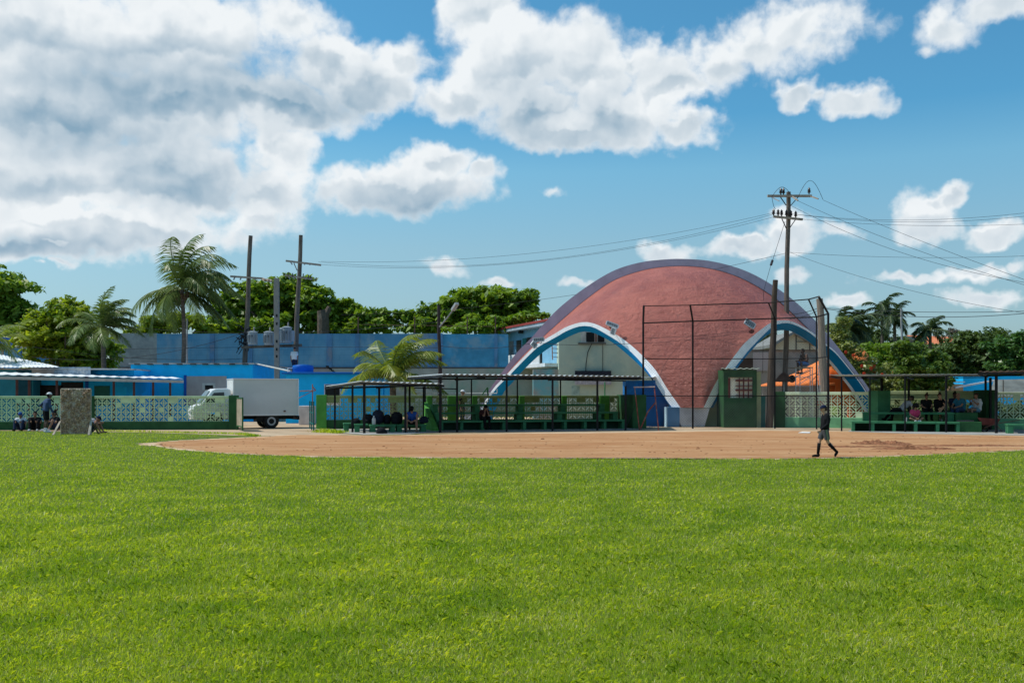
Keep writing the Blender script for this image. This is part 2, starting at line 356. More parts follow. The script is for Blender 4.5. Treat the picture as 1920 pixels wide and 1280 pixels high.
# ---------------------------------------------------------------- grass blades (real geometry, sized to what shows)
def inpoly(x, y, poly):
    c_ = np.zeros(len(x), bool); m = len(poly); j = m-1
    for i in range(m):
        xi, yi = poly[i][0], poly[i][1]; xj, yj = poly[j][0], poly[j][1]
        k = ((yi > y) != (yj > y)) & (x < (xj-xi)*(y-yi)/(yj-yi+1e-12)+xi); c_ ^= k; j = i
    return c_
tips = near_w
poly_dirt = [(p[0], p[1]) for p in near_w]+[(200, 60), (-9, 60)]
line = [(-60, 45.3)]+[(p.x, p.y) for p in (PG(0, 808), PG(120, 810), PG(250, 811.5), PG(330, 813.5), PG(420, 816), PG(470, 819), PG(540, 820))]
def blades(n_, y0, y1, pw, h0, w0):
    u = rng.random(n_); k = 1-pw           # density ~ D**-(pw+...) along depth
    D = (y0**k+u*(y1**k-y0**k))**(1/k)
    X = (rng.random(n_)*2-1)*(D*.545+2.2)
    keep = ~inpoly(X+rng.normal(0, .10, n_), D+rng.normal(0, .10, n_), poly_dirt)
    # left back limit and the gate track
    lim = np.interp(X, [p[0] for p in line], [p[1] for p in line]); keep &= (D < lim+rng.normal(0, .25, n_))
    # tongue of grass along the left far side of the clay
    X, D = X[keep], D[keep]; n = len(X)
    def vn(x, y, s, sd):
        r = np.random.default_rng(sd); a = r.uniform(0, 6.28, 14); kx = r.normal(0, s, 14); ky = r.normal(0, s, 14)
        return sum(np.sin(kx[i]*x+ky[i]*y+a[i]) for i in range(14))/14*2.2
    cl = vn(X, D, 6.0, 1)+.8*vn(X, D, 1.2, 2); h = h0*(1+.16*cl)*rng.uniform(.6, 1.3, n); h = np.clip(h, .012, .075)
    sc2 = (D/6.0)**.62
    w = w0*sc2*rng.uniform(.6, 1.3, n); h = h*np.clip(sc2, 1, 1.3)
    az_ = rng.uniform(0, 2*np.pi, n); lean = rng.uniform(.2, 1.35, n)
    dx, dy = np.cos(az_), np.sin(az_); fa = rng.uniform(0, 2*np.pi, n); wx, wy = np.cos(fa)*w/2, np.sin(fa)*w/2
    base = np.stack([X, D, np.zeros(n)], 1); mid = base+np.stack([dx*h*lean*.35, dy*h*lean*.35, h*.62], 1)
    tip = base+np.stack([dx*h*lean, dy*h*lean, h*(1.05-.32*lean)], 1); W_ = np.stack([wx, wy, np.zeros(n)], 1)
    return np.stack([base-W_, base+W_, mid+W_*.85, tip, mid-W_*.85], 1)
gb = leafmat('grass_blade', (.155, .285, .008), (.64, .68, .04), .5, .42, 1.1)
t = gb.node_tree; n = N(t); b = t.nodes['Principled BSDF']      # straw-coloured blades here and there
g_ = n.new('ShaderNodeNewGeometry').outputs['Random Per Island']; co = n.new('ShaderNodeTexCoord').outputs['Object']
old = b.inputs['Base Color'].links[0].from_socket
dry = n.m('ADD', g_, n.m('MULTIPLY_ADD', n.noise(co, 1.1, 5, .65), 1.3, -.72)); dry = n.ramp(dry, .70, .94)
big = n.ramp(n.noise(n.v('MULTIPLY', co, (.5, 1, 1)), .30, 4, .6), .35, .65)
band = n.ramp(n.noise(n.v('MULTIPLY', co, (.22, 1, 1)), .42, 5, .62), .38, .62)
c = n.mix(n.m('MULTIPLY', big, .48), old, (.13, .27, .008, 1)); c = n.mix(n.m('MULTIPLY', band, .38), c, (.48, .52, .04, 1)); c = n.mix(dry, c, (.62, .52, .30, 1)); t.links.new(c, b.inputs['Base Color'])
V = np.concatenate([blades(430000, 3.6, 12, 1.25, .036, .0042), blades(260000, 12, 47, 1.35, .032, .0052)])
go = npmesh('grass', V, 5, gb); tag(go, 'short green lawn of the outfield', 'grass', kind='stuff')
# ================================================================= the shell-roofed pavilion
red_m = bpy.data.materials.new('red_stucco'); red_m.use_nodes = True
t = red_m.node_tree; n = N(t); b = t.nodes['Principled BSDF']; co = n.new('ShaderNodeTexCoord').outputs['Object']
f = n.ramp(n.noise(co, .5, 8, .7), .3, .7); c = n.mix(f, (.33, .080, .058, 1), (.48, .138, .096, 1))
f = n.ramp(n.noise(n.v('MULTIPLY', co, (1, 1, .35)), 1.4, 9, .75), .52, .75); c = n.mix(n.m('MULTIPLY', f, .6), c, (.20, .055, .048, 1))
f = n.ramp(n.noise(n.v('MULTIPLY', co, (.6, .6, 3)), 1.6, 8, .72), .55, .8); c = n.mix(n.m('MULTIPLY', f, .5), c, (.56, .23, .19, 1))
f = n.ramp(n.noise(n.v('MULTIPLY', co, (2.2, 2.2, .16)), 1.6, 7, .7), .56, .74); c = n.mix(n.m('MULTIPLY', f, .45), c, (.17, .06, .055, 1))     # rain streaks
f = n.ramp(n.noise(co, 9, 7, .75), .60, .72); c = n.mix(n.m('MULTIPLY', f, .55), c, (.14, .05, .045, 1))
t.links.new(c, b.inputs['Base Color']); b.inputs['Roughness'].default_value = .42; b.inputs['Specular IOR Level'].default_value = .4
b1 = n.new('ShaderNodeBump'); b1.inputs['Strength'].default_value = 1.0; b1.inputs['Distance'].default_value = .17
h = n.m('ADD', n.m('MULTIPLY_ADD', n.noise(co, 7, 8, .75), .4, n.noise(co, 2.4, 10, .72, .12)), n.m('MULTIPLY', n.noise(n.v('MULTIPLY', co, (.5, .5, 2.5)), 1.4, 6, .6), .7))
t.links.new(h, b1.inputs['Height']); t.links.new(b1.outputs[0], b.inputs['Normal'])
white_m = mat('white_trim', (.90, .90, .92), .6, .08, 2, .005, 20, (.55, .55, .56), .35, 2.2)
blue_soffit = mat('soffit_blue', (.010, .27, .62), .9, .12, 1.2, .006, 14, spec=.03)
lav_m = mat('lavender_rim', (.47, .44, .54), .7, .1, 1.5, .006, 10, (.36, .34, .43), .35, 1.2)

AL = np.array([-2.1, 60.0]); CFL = np.array([8.55, 51.4]); CFR = np.array([10.25, 51.4]); AR = np.array([22.3, 60.0])
def onplane(px, py, A, B, off=0.0):
    d_ = B-A; nn = np.array([-d_[1], d_[0]]); nn /= np.linalg.norm(nn)
    if nn[1] < 0: nn = -nn
    s = (px-960)/F; Y = (nn @ A+off)/(nn[0]*s+nn[1])
    return Vector((s*Y, Y, CH+(HY-py)/F*Y))
def resample(pts, k):
    p_ = np.array([tuple(q) for q in pts], float)
    # Catmull-Rom smoothing, then even spacing
    out = []
    for i in range(len(p_)-1):
        a = p_[max(i-1, 0)]; b_ = p_[i]; c_ = p_[i+1]; e = p_[min(i+2, len(p_)-1)]
        for j in range(10):
            u = j/10; out.append(.5*((2*b_)+(-a+c_)*u+(2*a-5*b_+4*c_-e)*u*u+(-a+3*b_-3*c_+e)*u**3))
    out.append(p_[-1]); out = np.array(out); L = np.r_[0, np.cumsum(np.linalg.norm(np.diff(out, axis=0), axis=1))]
    s = np.linspace(0, L[-1], k); return np.stack([np.interp(s, L, out[:, m_]) for m_ in range(out.shape[1])], 1)
W0L = [(888, 792), (920, 735), (950, 702), (1000, 651), (1020, 637), (1042, 624.5), (1058, 614.5), (1083, 605.5), (1100, 603.7), (1117, 607.5), (1137, 617), (1160, 630), (1183, 647), (1208, 670), (1230, 695), (1252, 730), (1276, 764)]
W1L = [(892, 793), (924, 736.5), (953, 705.5), (1002, 656), (1022, 643), (1044, 631), (1060, 621.5), (1083, 612.5), (1100, 611), (1115, 614.5), (1134, 625), (1157, 639), (1180, 657), (1201, 678.5), (1220, 704), (1240, 736), (1260, 764)]
S1L = [(920, 793), (943, 738), (960, 718), (985, 690), (1017, 661), (1050, 640), (1083, 624), (1101, 621.5), (1118, 626), (1150, 643), (1183, 670), (1200, 686), (1217, 704), (1236, 733), (1256, 768)]
W0R = [(1319, 764), (1342, 717), (1360, 690), (1377, 667), (1395, 644), (1421, 622), (1443, 606), (1458, 601), (1479, 601), (1498, 608.5), (1519, 620), (1536, 634), (1553, 648), (1570, 663), (1601, 701), (1624, 734), (1656, 793)]
W1R = [(1332, 764), (1352, 727), (1370, 699), (1387, 677), (1404, 656), (1427, 632), (1446, 614), (1460, 607), (1479, 606), (1497, 612), (1518, 624), (1535, 637.5), (1552, 650.5), (1569, 665), (1600, 702.5), (1623, 735), (1655, 793)]
S1R = [(1338, 764), (1358, 730), (1376, 700), (1392, 677), (1410, 656), (1432, 633), (1450, 622), (1464, 619), (1480, 620), (1500, 629), (1520, 643), (1540, 659), (1556, 674), (1580, 703), (1604, 735), (1640, 793)]
BI = [(893, 793), (922, 737), (954, 696), (985, 662), (1012, 637), (1034, 617), (1062, 592), (1100, 560), (1150, 526), (1205, 507), (1245, 500.5), (1280, 499), (1320, 502), (1360, 511), (1402, 528), (1447, 555), (1480, 583), (1515, 617), (1548, 646), (1572, 666), (1602, 702), (1625, 735), (1656, 793)]
BO = [(880, 793), (913, 737), (942, 697), (970, 660), (995, 635), (1016, 611), (1050, 576), (1098, 539), (1150, 508), (1200, 492.5), (1245, 487), (1280, 486), (1325, 489), (1370, 499), (1410, 514), (1452, 538), (1490, 566), (1530, 604), (1562, 641), (1581, 665), (1609, 702), (1632, 735), (1663, 793)]
KL, KF, KR = 46, 10, 46
wl0 = resample([onplane(x, y, AL, CFL) for x, y in W0L], KL); wr0 = resample([onplane(x, y, CFR, AR) for x, y in W0R], KR)
wl1 = resample([onplane(x, y, AL, CFL) for x, y in W1L], KL); wr1 = resample([onplane(x, y, CFR, AR) for x, y in W1R], KR)
DPT = .75
sl1 = resample([onplane(x, y, AL, CFL, DPT) for x, y in S1L], KL); sr1 = resample([onplane(x, y, CFR, AR, DPT) for x, y in S1R], KR)
foot = np.stack([wl0[-1]+(wr0[0]-wl0[-1])*q for q in np.linspace(0, 1, KF+2)[1:-1]])
FR = np.concatenate([wl0, foot, wr0]); NU = len(FR)
bi = resample([P(x, y, 60) for x, y in BI], NU); bo = resample([P(x, y, 60) for x, y in BO], NU)
def tau(p): return np.array([p[0]/p[1], (p[2]-CH)/p[1], p[1]])
pav = thing('shell_pavilion', 'red shell-roofed pavilion with white-edged arches and a lavender rim', 'pavilion', (9.4, 56, 0))
rows = []
NT = 40
for j in range(NT+1):
    q = j/NT; row = []
    for i in range(NU):
        a = tau(FR[i]); b_ = tau(bi[i]); u = i/(NU-1)
        th0 = .12+.5*min(1, abs(u-.5)/.22)**1.5
        th = th0+(math.pi/2-th0)*q
        vv = (math.sin(th)-math.sin(th0))/(1-math.sin(th0)); hh = (math.cos(th0)-math.cos(th))/math.cos(th0)
        x = a[0]+(b_[0]-a[0])*(.5*vv+.5*q); z = a[1]+(b_[1]-a[1])*vv; Y = a[2]+(b_[2]-a[2])*hh
        row.append((x*Y, Y, CH+z*Y))
    rows.append(row)
MB().grid(rows).build('shell', red_m, pav, smooth=True)
# underside of the shell, a hand's breadth inside
g3 = np.array(rows); ins = g3.copy(); fade_ = np.linspace(1, 0, NT+1)[:, None]; ins[:, :, 1] += .70*fade_+.15; ins[:, :, 2] -= .10*fade_
ft2 = np.stack([sl1[-1]+(sr1[0]-sl1[-1])*q for q in np.linspace(0, 1, KF+2)[1:-1]]); ins[0] = np.concatenate([sl1, ft2, sr1]); ins[1] = ins[0]*.6+ins[2]*.4
MB().grid([[tuple(p_) for p_ in r_] for r_ in ins]).build('ceiling', mat('shell_underside', (.5, .5, .5), .8), pav, smooth=True)
def strip(a, b_): return MB().grid([[tuple(p_) for p_ in a], [tuple(p_) for p_ in b_]])
o = strip(wl0+[0, -.03, 0], wl1+[0, -.03, 0]).build('arch_trim', white_m, pav); o['label'] = 'white trim of the left arch'
o = strip(wr0+[0, -.03, 0], wr1+[0, -.03, 0]).build('arch_trim', white_m, pav); o['label'] = 'white trim of the right arch'
o = strip(wl1, sl1).build('arch_soffit', blue_soffit, pav, smooth=True); o['label'] = 'blue underside of the left arch'
o = strip(wr1, sr1).build('arch_soffit', blue_soffit, pav, smooth=True); o['label'] = 'blue underside of the right arch'
k = 26; e0 = sr1[k:]; e1 = sr1[k:]+[-.13, .05, -.06]
strip(e0, e1).build('soffit_edge', white_m, pav)
# rim: box section following the back arch
mb = MB(); f0 = 59.86; f1 = 60.7
def atY(c_, Y): return [(p_[0], Y, p_[2]) for p_ in c_]
mb.grid([atY(bi, f1), atY(bi, f0), atY(bo, f0), atY(bo, f1)]); mb.build('rim', lav_m, pav, smooth=False)
# footing
mb = MB(); a = P(1260, 763.5, 51.3); b_ = P(1331, 764.5, 51.3); c_ = P(1321, 801.5, 51.3); d_ = P(1278, 802, 51.3); d_.z = c_.z = 0
mb.prism([a, b_, c_, d_], (0, 1.2, 0)); mb.build('footing', mat('footing_cement', (.50, .51, .54), .85, .2, 1.2, .01, 10, (.38, .38, .41), .4, 1.5), pav, bevel=.02)
for px, nm in ((893, 'foot'), (1650, 'foot')):
    c_ = P(px, 790, 60.4); MB().box(c_.x-.7, c_.x+.7, 59.9, 61, 0, .5).build('footing', MATS['footing_cement'], pav, bevel=.02)
# stains: small patched lumps on the shell, floodlights with their brackets
def flood(px, py, D, w, h, tilt, turn, label, post=(0, 0), dpy=8, roll=0.0):
    c_ = P(px, py, D); t_ = thing('floodlight', label, 'floodlight', c_, 'floodlights fixed on the pavilion shell')
    T = Matrix.Translation(c_) @ Matrix.Rotation(turn, 4, 'Z') @ Matrix.Rotation(roll, 4, 'Y') @ Matrix.Rotation(tilt, 4, 'X')
    fr = MB(T)
    for s in (-1, 1): fr.box(s*w/2-.025, s*w/2+.025, -.05, .05, -h/2, h/2); fr.box(-w/2+.025, w/2-.025, -.05, .05, s*h/2-.025, s*h/2+.025)
    fr.build('housing', mat('flood_steel', (.6, .6, .62), .5, .1, 3, met=.2), t_)
    MB(T).box(-w/2+.02, w/2-.02, -.02, .03, -h/2+.02, h/2-.02).build('lens', mat('flood_lens', (.12, .14, .15), .25, .3, 20), t_)
    g_ = MB(T)
    for k in range(1, 5): g_.box(-w/2+k*w/5-.006, -w/2+k*w/5+.006, -.04, -.03, -h/2, h/2)
    for k in range(1, 3): g_.box(-w/2, w/2, -.045, -.035, -h/2+k*h/3-.006, -h/2+k*h/3+.006)
    g_.build('guard', MATS['flood_steel'], t_)
    q = P(px+post[0], py+dpy, D+.3)
    for s in (-1, 1): MB().tube([c_+(T.to_3x3() @ Vector((s*w*.4, .03, 0))), q+Vector((s*.1, 0, 0))], .02, 6).build('bracket', mat('rust_steel', (.16, .09, .07), .8, .3, 8), t_)
    return t_
flood(1010, 636.5, 55.5, .60, .20, .0, .1, 'long thin floodlight above the left foot of the pavilion', (0, 0), 8, -.08)
flood(1001, 646, 55.4, .32, .26, .0, .5, 'square caged floodlight low beside the left foot arch', (3, 0), 6, .7)
flood(1148, 609, 53.5, .66, .20, -.3, .1, 'long dark floodlight above the right haunch of the left arch', (4, 0), 8, .35)
flood(1150, 621, 53.4, .24, .34, .1, -.4, 'small pale caged floodlight hanging at the right haunch of the left arch', (4, -2), 0, .35)
flood(1406, 607, 52.7, .56, .30, -.25, .1, 'floodlight alone on the red shell near the right arch', (3, 4), 9, .55)
mb = MB(); c_ = P(1157, 619, 54.3); mb.box(c_.x-.42, c_.x+.22, c_.y-.1, c_.y+.35, c_.z-.28, c_.z+.22)
tag(mb.build('light_box', mat('maroon_box', (.12, .03, .03), .7, .2, 4), bevel=.02), 'dark maroon metal box behind the paired floodlights', 'box')
mb = MB(); c_ = P(1409, 621, 52.9); mb.ball(c_, (.16, .1, .12), 10, 6)
tag(mb.build('mortar_lump', mat('maroon_box', (.12, .03, .03))), 'dark round fixing under the single floodlight', 'fixing')
# ================================================================= breeze-block walls, stands, dugouts
g_wall = mat('pale_green_paint', (.52, .66, .40), .8, .15, 2.5, .006, 15, (.42, .53, .31), .35, 1.3)
g_shaded = mat('shaded_green_paint', (.25, .31, .13), .8, .18, 2.5, .006, 15, (.17, .24, .10), .35, 1.3)  # pale green darkened: shade on the middle wall put into its colour
g_dark = mat('bottle_green_paint', (.028, .095, .035), .75, .2, 1.6, .008, 10, (.018, .055, .026), .4, 1.1)
g_mid = mat('bench_green_paint', (.05, .19, .09), .7, .2, 1.6, .008, 10, (.03, .10, .05), .35, 1.4)
mint = mat('mint_paint', (.74, .86, .60), .8, .1, 2.0, .006, 15, (.76, .80, .70), .35, 1.2)
cream = mat('cream_green_paint', (.50, .56, .30), .8, .12, 2.0, .006, 15, (.42, .45, .28), .3, 1.2)
black_m = mat('black_iron', (.012, .012, .014), .5, .3, 4)
rust_m = mat('rust_steel', (.16, .09, .07), .8, .3, 8)
zinc = mat('zinc_sheet', (.55, .57, .58), .45, .1, 1.0, 0, 5, (.40, .40, .40), .35, .8, met=.15)

def lattice(mb, x0, x1, z0, z1, rows, kind, thick=.09, solid=0.0, seed=1, y=0.0):
    """breeze blocks: joints + slanted webs, alternating so four blocks make a star"""
    r_ = random.Random(seed); c_ = (z1-z0)/rows; n_ = max(1, round((x1-x0)/c_)); cw = (x1-x0)/n_
    j = c_*.055 if kind == 'B' else c_*.07
    for i in range(rows+1):
        z = z0+i*c_; mb.box(x0, x1, y-thick/2, y+thick/2, z-j, z+j)
    for i in range(n_+1):
        x = x0+i*cw; mb.box(x-j, x+j, y-thick/2+.004, y+thick/2-.004, z0, z1)
    t_ = thick/2-.008
    for i in range(n_):
        for k in range(rows):
            xa = x0+i*cw; za = z0+k*c_
            if (k == rows-1 and r_.random() < solid*4) or r_.random() < solid*.25:
                mb.box(xa+j, xa+cw-j, y-t_, y+t_, za+j, za+c_-j); continue
            f = (i+k) % 2 == 0
            def pt(u, v): return (xa+(u if f else 1-u)*cw, y, za+v*c_)
            w_ = c_*(.11 if kind == 'A' else .10)
            offs = (.36, -.36) if kind == 'A' else (.30, -.30)
            for o_ in offs:
                a, b_ = (pt(0, o_), pt(1-o_, 1)) if o_ >= 0 else (pt(-o_, 0), pt(1, 1+o_))
                mb.bar(a, b_, t_*2, w_, (0, 0, 1))
    return mb

def wall(p0, p1, H, zb, rows, kind, label, m_top, m_base, cap=.12, seed=1, solid=.08, pillars=(), pil_m=None, thick=.12, base_m=None):
    T, L = frame(p0, p1); t_ = thing('breeze_block_wall', label, 'wall', (p0.x, p0.y, 0), 'breeze block walls round the ball field')
    MB(T).box(0, L, -thick/2-.01, thick/2+.01, 0, zb).build('base', base_m or m_base, t_, bevel=.01)
    MB(T).box(0, L, -thick/2-.006, thick/2+.006, H-cap, H).build('coping', m_top, t_, bevel=.012)
    lattice(MB(T), 0, L, zb, H-cap, rows, kind, .07, solid, seed).build('blocks', m_top, t_)
    for (x, w, h) in pillars: MB(T).box(x-w/2, x+w/2, -.16, .16, 0, h).build('pillar', pil_m or g_dark, t_, bevel=.015)
    return t_
def gp(px, D, z=0.0): return Vector((GX(px, D), D, z))

# left wall
wp0 = gp(-60, 46.6); wp1 = gp(430, 47.4); L0 = (wp1-wp0).length
wall(wp0, wp1, 1.60, .39, 5, 'A', 'long pale green breeze block wall on the left, in front of the blue block house', g_wall, g_dark, .11, 3,
     pillars=[((gp(175, 47)-wp0).length, .16, 1.60), (L0+.21, .42, 1.63)])
# middle wall behind the two dugouts
mp0 = gp(594, 48.6); mp1 = gp(1182, 51.2); L1 = (mp1-mp0).length
T, _ = frame(mp0, mp1); rx = lambda px: L1*(px-594)/(1182-594)
wall(mp0, mp1, 1.62, .42, 5, 'A', 'green breeze block wall running behind the middle dugout and bleacher', g_shaded, g_dark, .12, 5,
     pillars=[(.22, .5, 1.66)]+[(rx(x), .26, 1.60) for x in (798, 882, 971, 1052)]+[(rx(842), .55, 1.60), (rx(1130), .5, 1.62)], pil_m=mat('leaf_green_paint', (.085, .30, .055), .75, .2, 1.6, .008, 10, (.05, .18, .04), .35, 1.1))
mb = MB(T); mb.box(rx(1158), rx(1184), -2.6, .3, 0, 1.66); tag(mb.build('end_wall', g_dark, bevel=.02), 'solid green end wall at the right end of the middle bleacher', 'wall')
mb = MB(); a = gp(806, 47.6); b_ = gp(796, 48.6); c_ = P(814, 803, 45.3)
T2, Ls = frame(gp(797, 48.8), gp(817, 45.0)); mb = MB(T2); mb.prism([(0, -.12, 0), (Ls, -.12, 0), (Ls, -.12, .12), (0, -.12, 1.32)], (0, .24, 0))
tag(mb.build('buttress', MATS['leaf_green_paint'], bevel=.015), 'sloping green buttress at the left end of the middle bleacher', 'buttress')

def bleacher(p0, p1, tiers, depth, label, span, m, back=0):
    """tiers: seat heights; y=0 is the front edge"""
    T, L = frame(p0, p1); t_ = thing('bleacher', label, 'bleacher', (p0.x, p0.y, 0), 'green concrete bleachers')
    for i, (z, x0, x1) in enumerate(tiers):
        y0 = i*depth; x0 *= L; x1 *= L
        if i == 0: MB(T).box(x0+.02, x1-.02, y0+depth*.68, y0+depth*.74, 0, z-.1).build('riser', mat('riser_green', (.02, .055, .035), .85, .2, 2), t_)
        MB(T).box(x0, x1, y0, y0+depth*.72 if i < len(tiers)-1 else y0+depth*.8, z-.09, z).build('seat', m, t_, bevel=.012)
        n_ = max(2, round((x1-x0)/span)); s = MB(T)
        for k in range(n_+1):
            x = x0+(x1-x0)*k/n_; x = min(max(x, x0+.07), x1-.07)
            if i == 0 or k % 2 == 0 or k == n_:
                w = .07 if i == 0 else .13; x = min(max(x, x0+w), x1-w)
                MB(T).box(x-w, x+w, y0+.04, y0+depth*(.66), 0, z-.094).build('support', m, t_, bevel=.01)
    return t_
bleacher(gp(826, 45.6), gp(1172, 48.2), [(.46, 0, 1), (.83, .0, 1), (1.20, .0, .96)], .85, 'long green concrete bleacher of three tiers under the long middle roof', 1.05, g_mid)
# low benches of the small dugout
def block(px0, px1, D0, D1, z, label, name='bench_block', dd=.5):
    T, L = frame(gp(px0, D0), gp(px1, D1)); t_ = thing(name, label, 'bench', gp(px0, D0), 'low green concrete benches')
    MB(T).box(0, L, 0, dd, z-.08, z).build('seat', g_mid, t_, bevel=.012)
    for x in (0.02, L-.24) if L > .6 else (.02,):
        MB(T).box(x, min(x+.22, L-.02), .03, dd-.04, 0, z-.084).build('support', g_mid, t_, bevel=.01)
    return t_
block(644, 664, 44.0, 44.1, .40, 'short green bench block at the left end of the small dugout'); block(664, 690, 43.3, 43.4, .38, 'green bench block between the front posts of the small dugout')
block(694, 742, 43.4, 43.7, .34, 'green bench in the middle of the small dugout under the white bottle'); block(744, 800, 43.8, 44.2, .34, 'green bench at the right of the small dugout with the tank-top man on it')

def corrugated(name, c, m, pitch=.26, amp=.028, rows=8, thick=.012, parent=None):
    """c = front-left, front-right, back-right, back-left; ribs run front to back"""
    fl, fr, br, bl = [Vector(q) for q in c]; n_ = int((fr-fl).length/pitch*6); g_ = []
    for j in range(rows+1):
        v = j/rows; a = fl.lerp(bl, v); b_ = fr.lerp(br, v); row = []
        for i in range(n_+1):
            u = i/n_; p_ = a.lerp(b_, u); s = math.sin(i*2*math.pi/6)
            row.append((p_.x, p_.y, p_.z+amp*(max(-.6, s))))
        g_.append(row)
    return MB().grid(g_).build(name, m, parent, smooth=False, solid=thick)
def shelter(label, c, posts, m, beam=.08, extra=(), name='dugout_roof', cat='dugout', parts_m=None, amp=.028):
    t_ = thing(name, label, cat, (c[0].x, c[0].y, 0), 'tin-roofed shelters along the ball field')
    corrugated('roof', c, m, .26, amp, parent=t_); pm = parts_m or black_m
    dn = Vector((0, 0, -.09))
    for a, b_ in ((0, 1), (3, 2), (0, 3), (1, 2)): MB().bar(c[a]+dn, c[b_]+dn, .06, beam).build('beam', pm, t_)
    nb = max(2, int((c[1]-c[0]).length/1.6))
    for i in range(1, nb):
        MB().bar(c[0].lerp(c[1], i/nb)+dn*1.6, c[3].lerp(c[2], i/nb)+dn*1.6, .05, .07).build('rafter', pm, t_)
    for (a, w) in posts:
        a = Vector(a); MB().box(a.x-w/2, a.x+w/2, a.y-w/2, a.y+w/2, 0, a.z).build('post', pm, t_)
    for a, b_ in extra: MB().bar(a, b_, .05, .05).build('brace', pm, t_)
    return t_
c1 = [P(677, 714.5, 42.2), P(832, 719.5, 43.6), P(800, 719, 48.0), P(610, 724.5, 46.8)]
def onroof(c, px, D, frac=0):      # post under the roof at pixel column px, depth D
    z = c[0].z-.08; return (GX(px, D), D, z+frac)
shelter('small left dugout with a tin roof on thin black posts', c1,
        [(onroof(c1, 683, 42.4), .10), (onroof(c1, 661, 43.4, -.05), .08), (onroof(c1, 768, 46.0, -.1), .09), (onroof(c1, 628, 46.4, -.2), .08), (onroof(c1, 711, 46.3, -.15), .09), (onroof(c1, 760, 43.2, -.05), .09), (onroof(c1, 794, 47.6, -.1), .07), (onroof(c1, 825.5, 43.5, -.05), .10)], zinc)
c2 = [P(830, 701.5, 43.4), P(1204, 705.5, 46.4), P(1196, 707.5, 51.0), P(764, 706.5, 48.6)]
b2 = [(onroof(c2, x, y, f), .09) for x, y, f in ((826, 43.6, -.05), (857, 44.0, 0), (950, 44.4, -.02), (1036, 45.1, -.02), (1120, 45.8, -.02), (1173, 46.4, -.4))]
b2 += [(onroof(c2, x, y, -.05), .07) for x, y in ((797, 48.7), (884, 49.6), (970, 50.0), (1051, 50.4))]
shelter('long middle dugout roof of corrugated tin over the three-tier bleacher', c2, b2, zinc, extra=[(P(777, 727, 46.8), P(857, 729, 44.0)), (P(1036, 712, 45.1), P(1173, 714, 46.5))])

# ---------------------------------------------------------------- right-hand side stand
rp0 = gp(1458, 50.7); rp1 = gp(1640, 48.9)
wall(rp0, rp1, 1.80, .52, 4, 'B', 'mint breeze block wall with a star pattern behind the walking boy', mint, g_mid, .14, 8, .05, pillars=[(.1, .55, 1.82)], base_m=mat('sea_green_paint', (.16, .40, .22), .8, .2, 1.6, .006, 12, (.09, .24, .14), .4, 1.2))
q0 = gp(1655, 49.8); q1 = gp(1834, 48.3)
wall(q0, q1, 1.85, .9, 3, 'B', 'cream breeze block wall with large blank panels behind the seated spectators', cream, g_dark, .16, 9, .3)
s0 = gp(1852, 47.6); s1 = gp(2010, 47.0)
wall(s0, s1, 1.78, .52, 4, 'B', 'mint breeze block wall at the right edge behind the wheelbarrow', mint, g_mid, .10, 11, .04, base_m=MATS['sea_green_paint'])
for (px, D, w, h, lb) in ((1645, 48.6, .62, 1.85, 'green pillar at the left end of the right bleacher, beside the mint wall'), (1842, 47.6, .5, 1.88, 'green pillar at the right end of the right bleacher, beside the wheelbarrow')):
    c_ = gp(px, D); mb = MB(); mb.box(c_.x-w/2, c_.x+w/2, D-.9, D+.4, 0, h); tag(mb.build('pillar', g_dark if px > 1700 else g_mid, bevel=.02), lb, 'pillar', 'green pillars of the right stand')
bleacher(gp(1597, 44.9), gp(1800, 43.6), [(.46, 0, 1), (.85, .12, 1.16)], 1.15, 'green concrete bleacher of two tiers with spectators on the right', .85, g_mid)
MBT = MB(frame(gp(1800, 43.6), gp(1838, 43.4))[0]); MBT.box(0, .9, .9, 4.6, 0, .85); MBT.box(0, .9, .1, .896, 0, .47)
tag(MBT.build('stepped_plinth', g_dark, bevel=.02), 'solid stepped green plinth closing the right end of the right bleacher', 'plinth')
block(1889, 1960, 42.0, 41.6, .42, 'low green bench at the right edge of the picture', dd=.6)
c3 = [P(1555, 702.5, 45.6), P(1852, 701, 43.2), P(1850, 704, 48.6), P(1575, 706, 49.3)]
shelter('flat roof on thin black posts over the right bleacher', c3, [(onroof(c3, 1578, 45.2, 0), .055), (onroof(c3, 1631, 44.6, 0), .055), (onroof(c3, 1697, 44.0, 0), .055), (onroof(c3, 1774, 43.4, 0), .07), (onroof(c3, 1653, 48.6, 0), .1), (onroof(c3, 1704, 48.5, 0), .08), (onroof(c3, 1848, 47.0, .02), .08)], zinc, beam=.04, amp=.010)
c4 = [P(1835, 696.5, 42.4), P(2000, 693, 41.0), P(2000, 697, 47.0), P(1845, 701, 47.4)]
shelter('brown tin roof at the right edge over the wheelbarrow', c4, [(onroof(c4, 1868, 42.4, .0), .09), (onroof(c4, 1857, 46.6, -.1), .09), (onroof(c4, 1985, 42, .0), .09)], mat('brown_tin', (.25, .17, .14), .7, .2, 2, 0, 5, (.4, .38, .36), .4, 1.0))

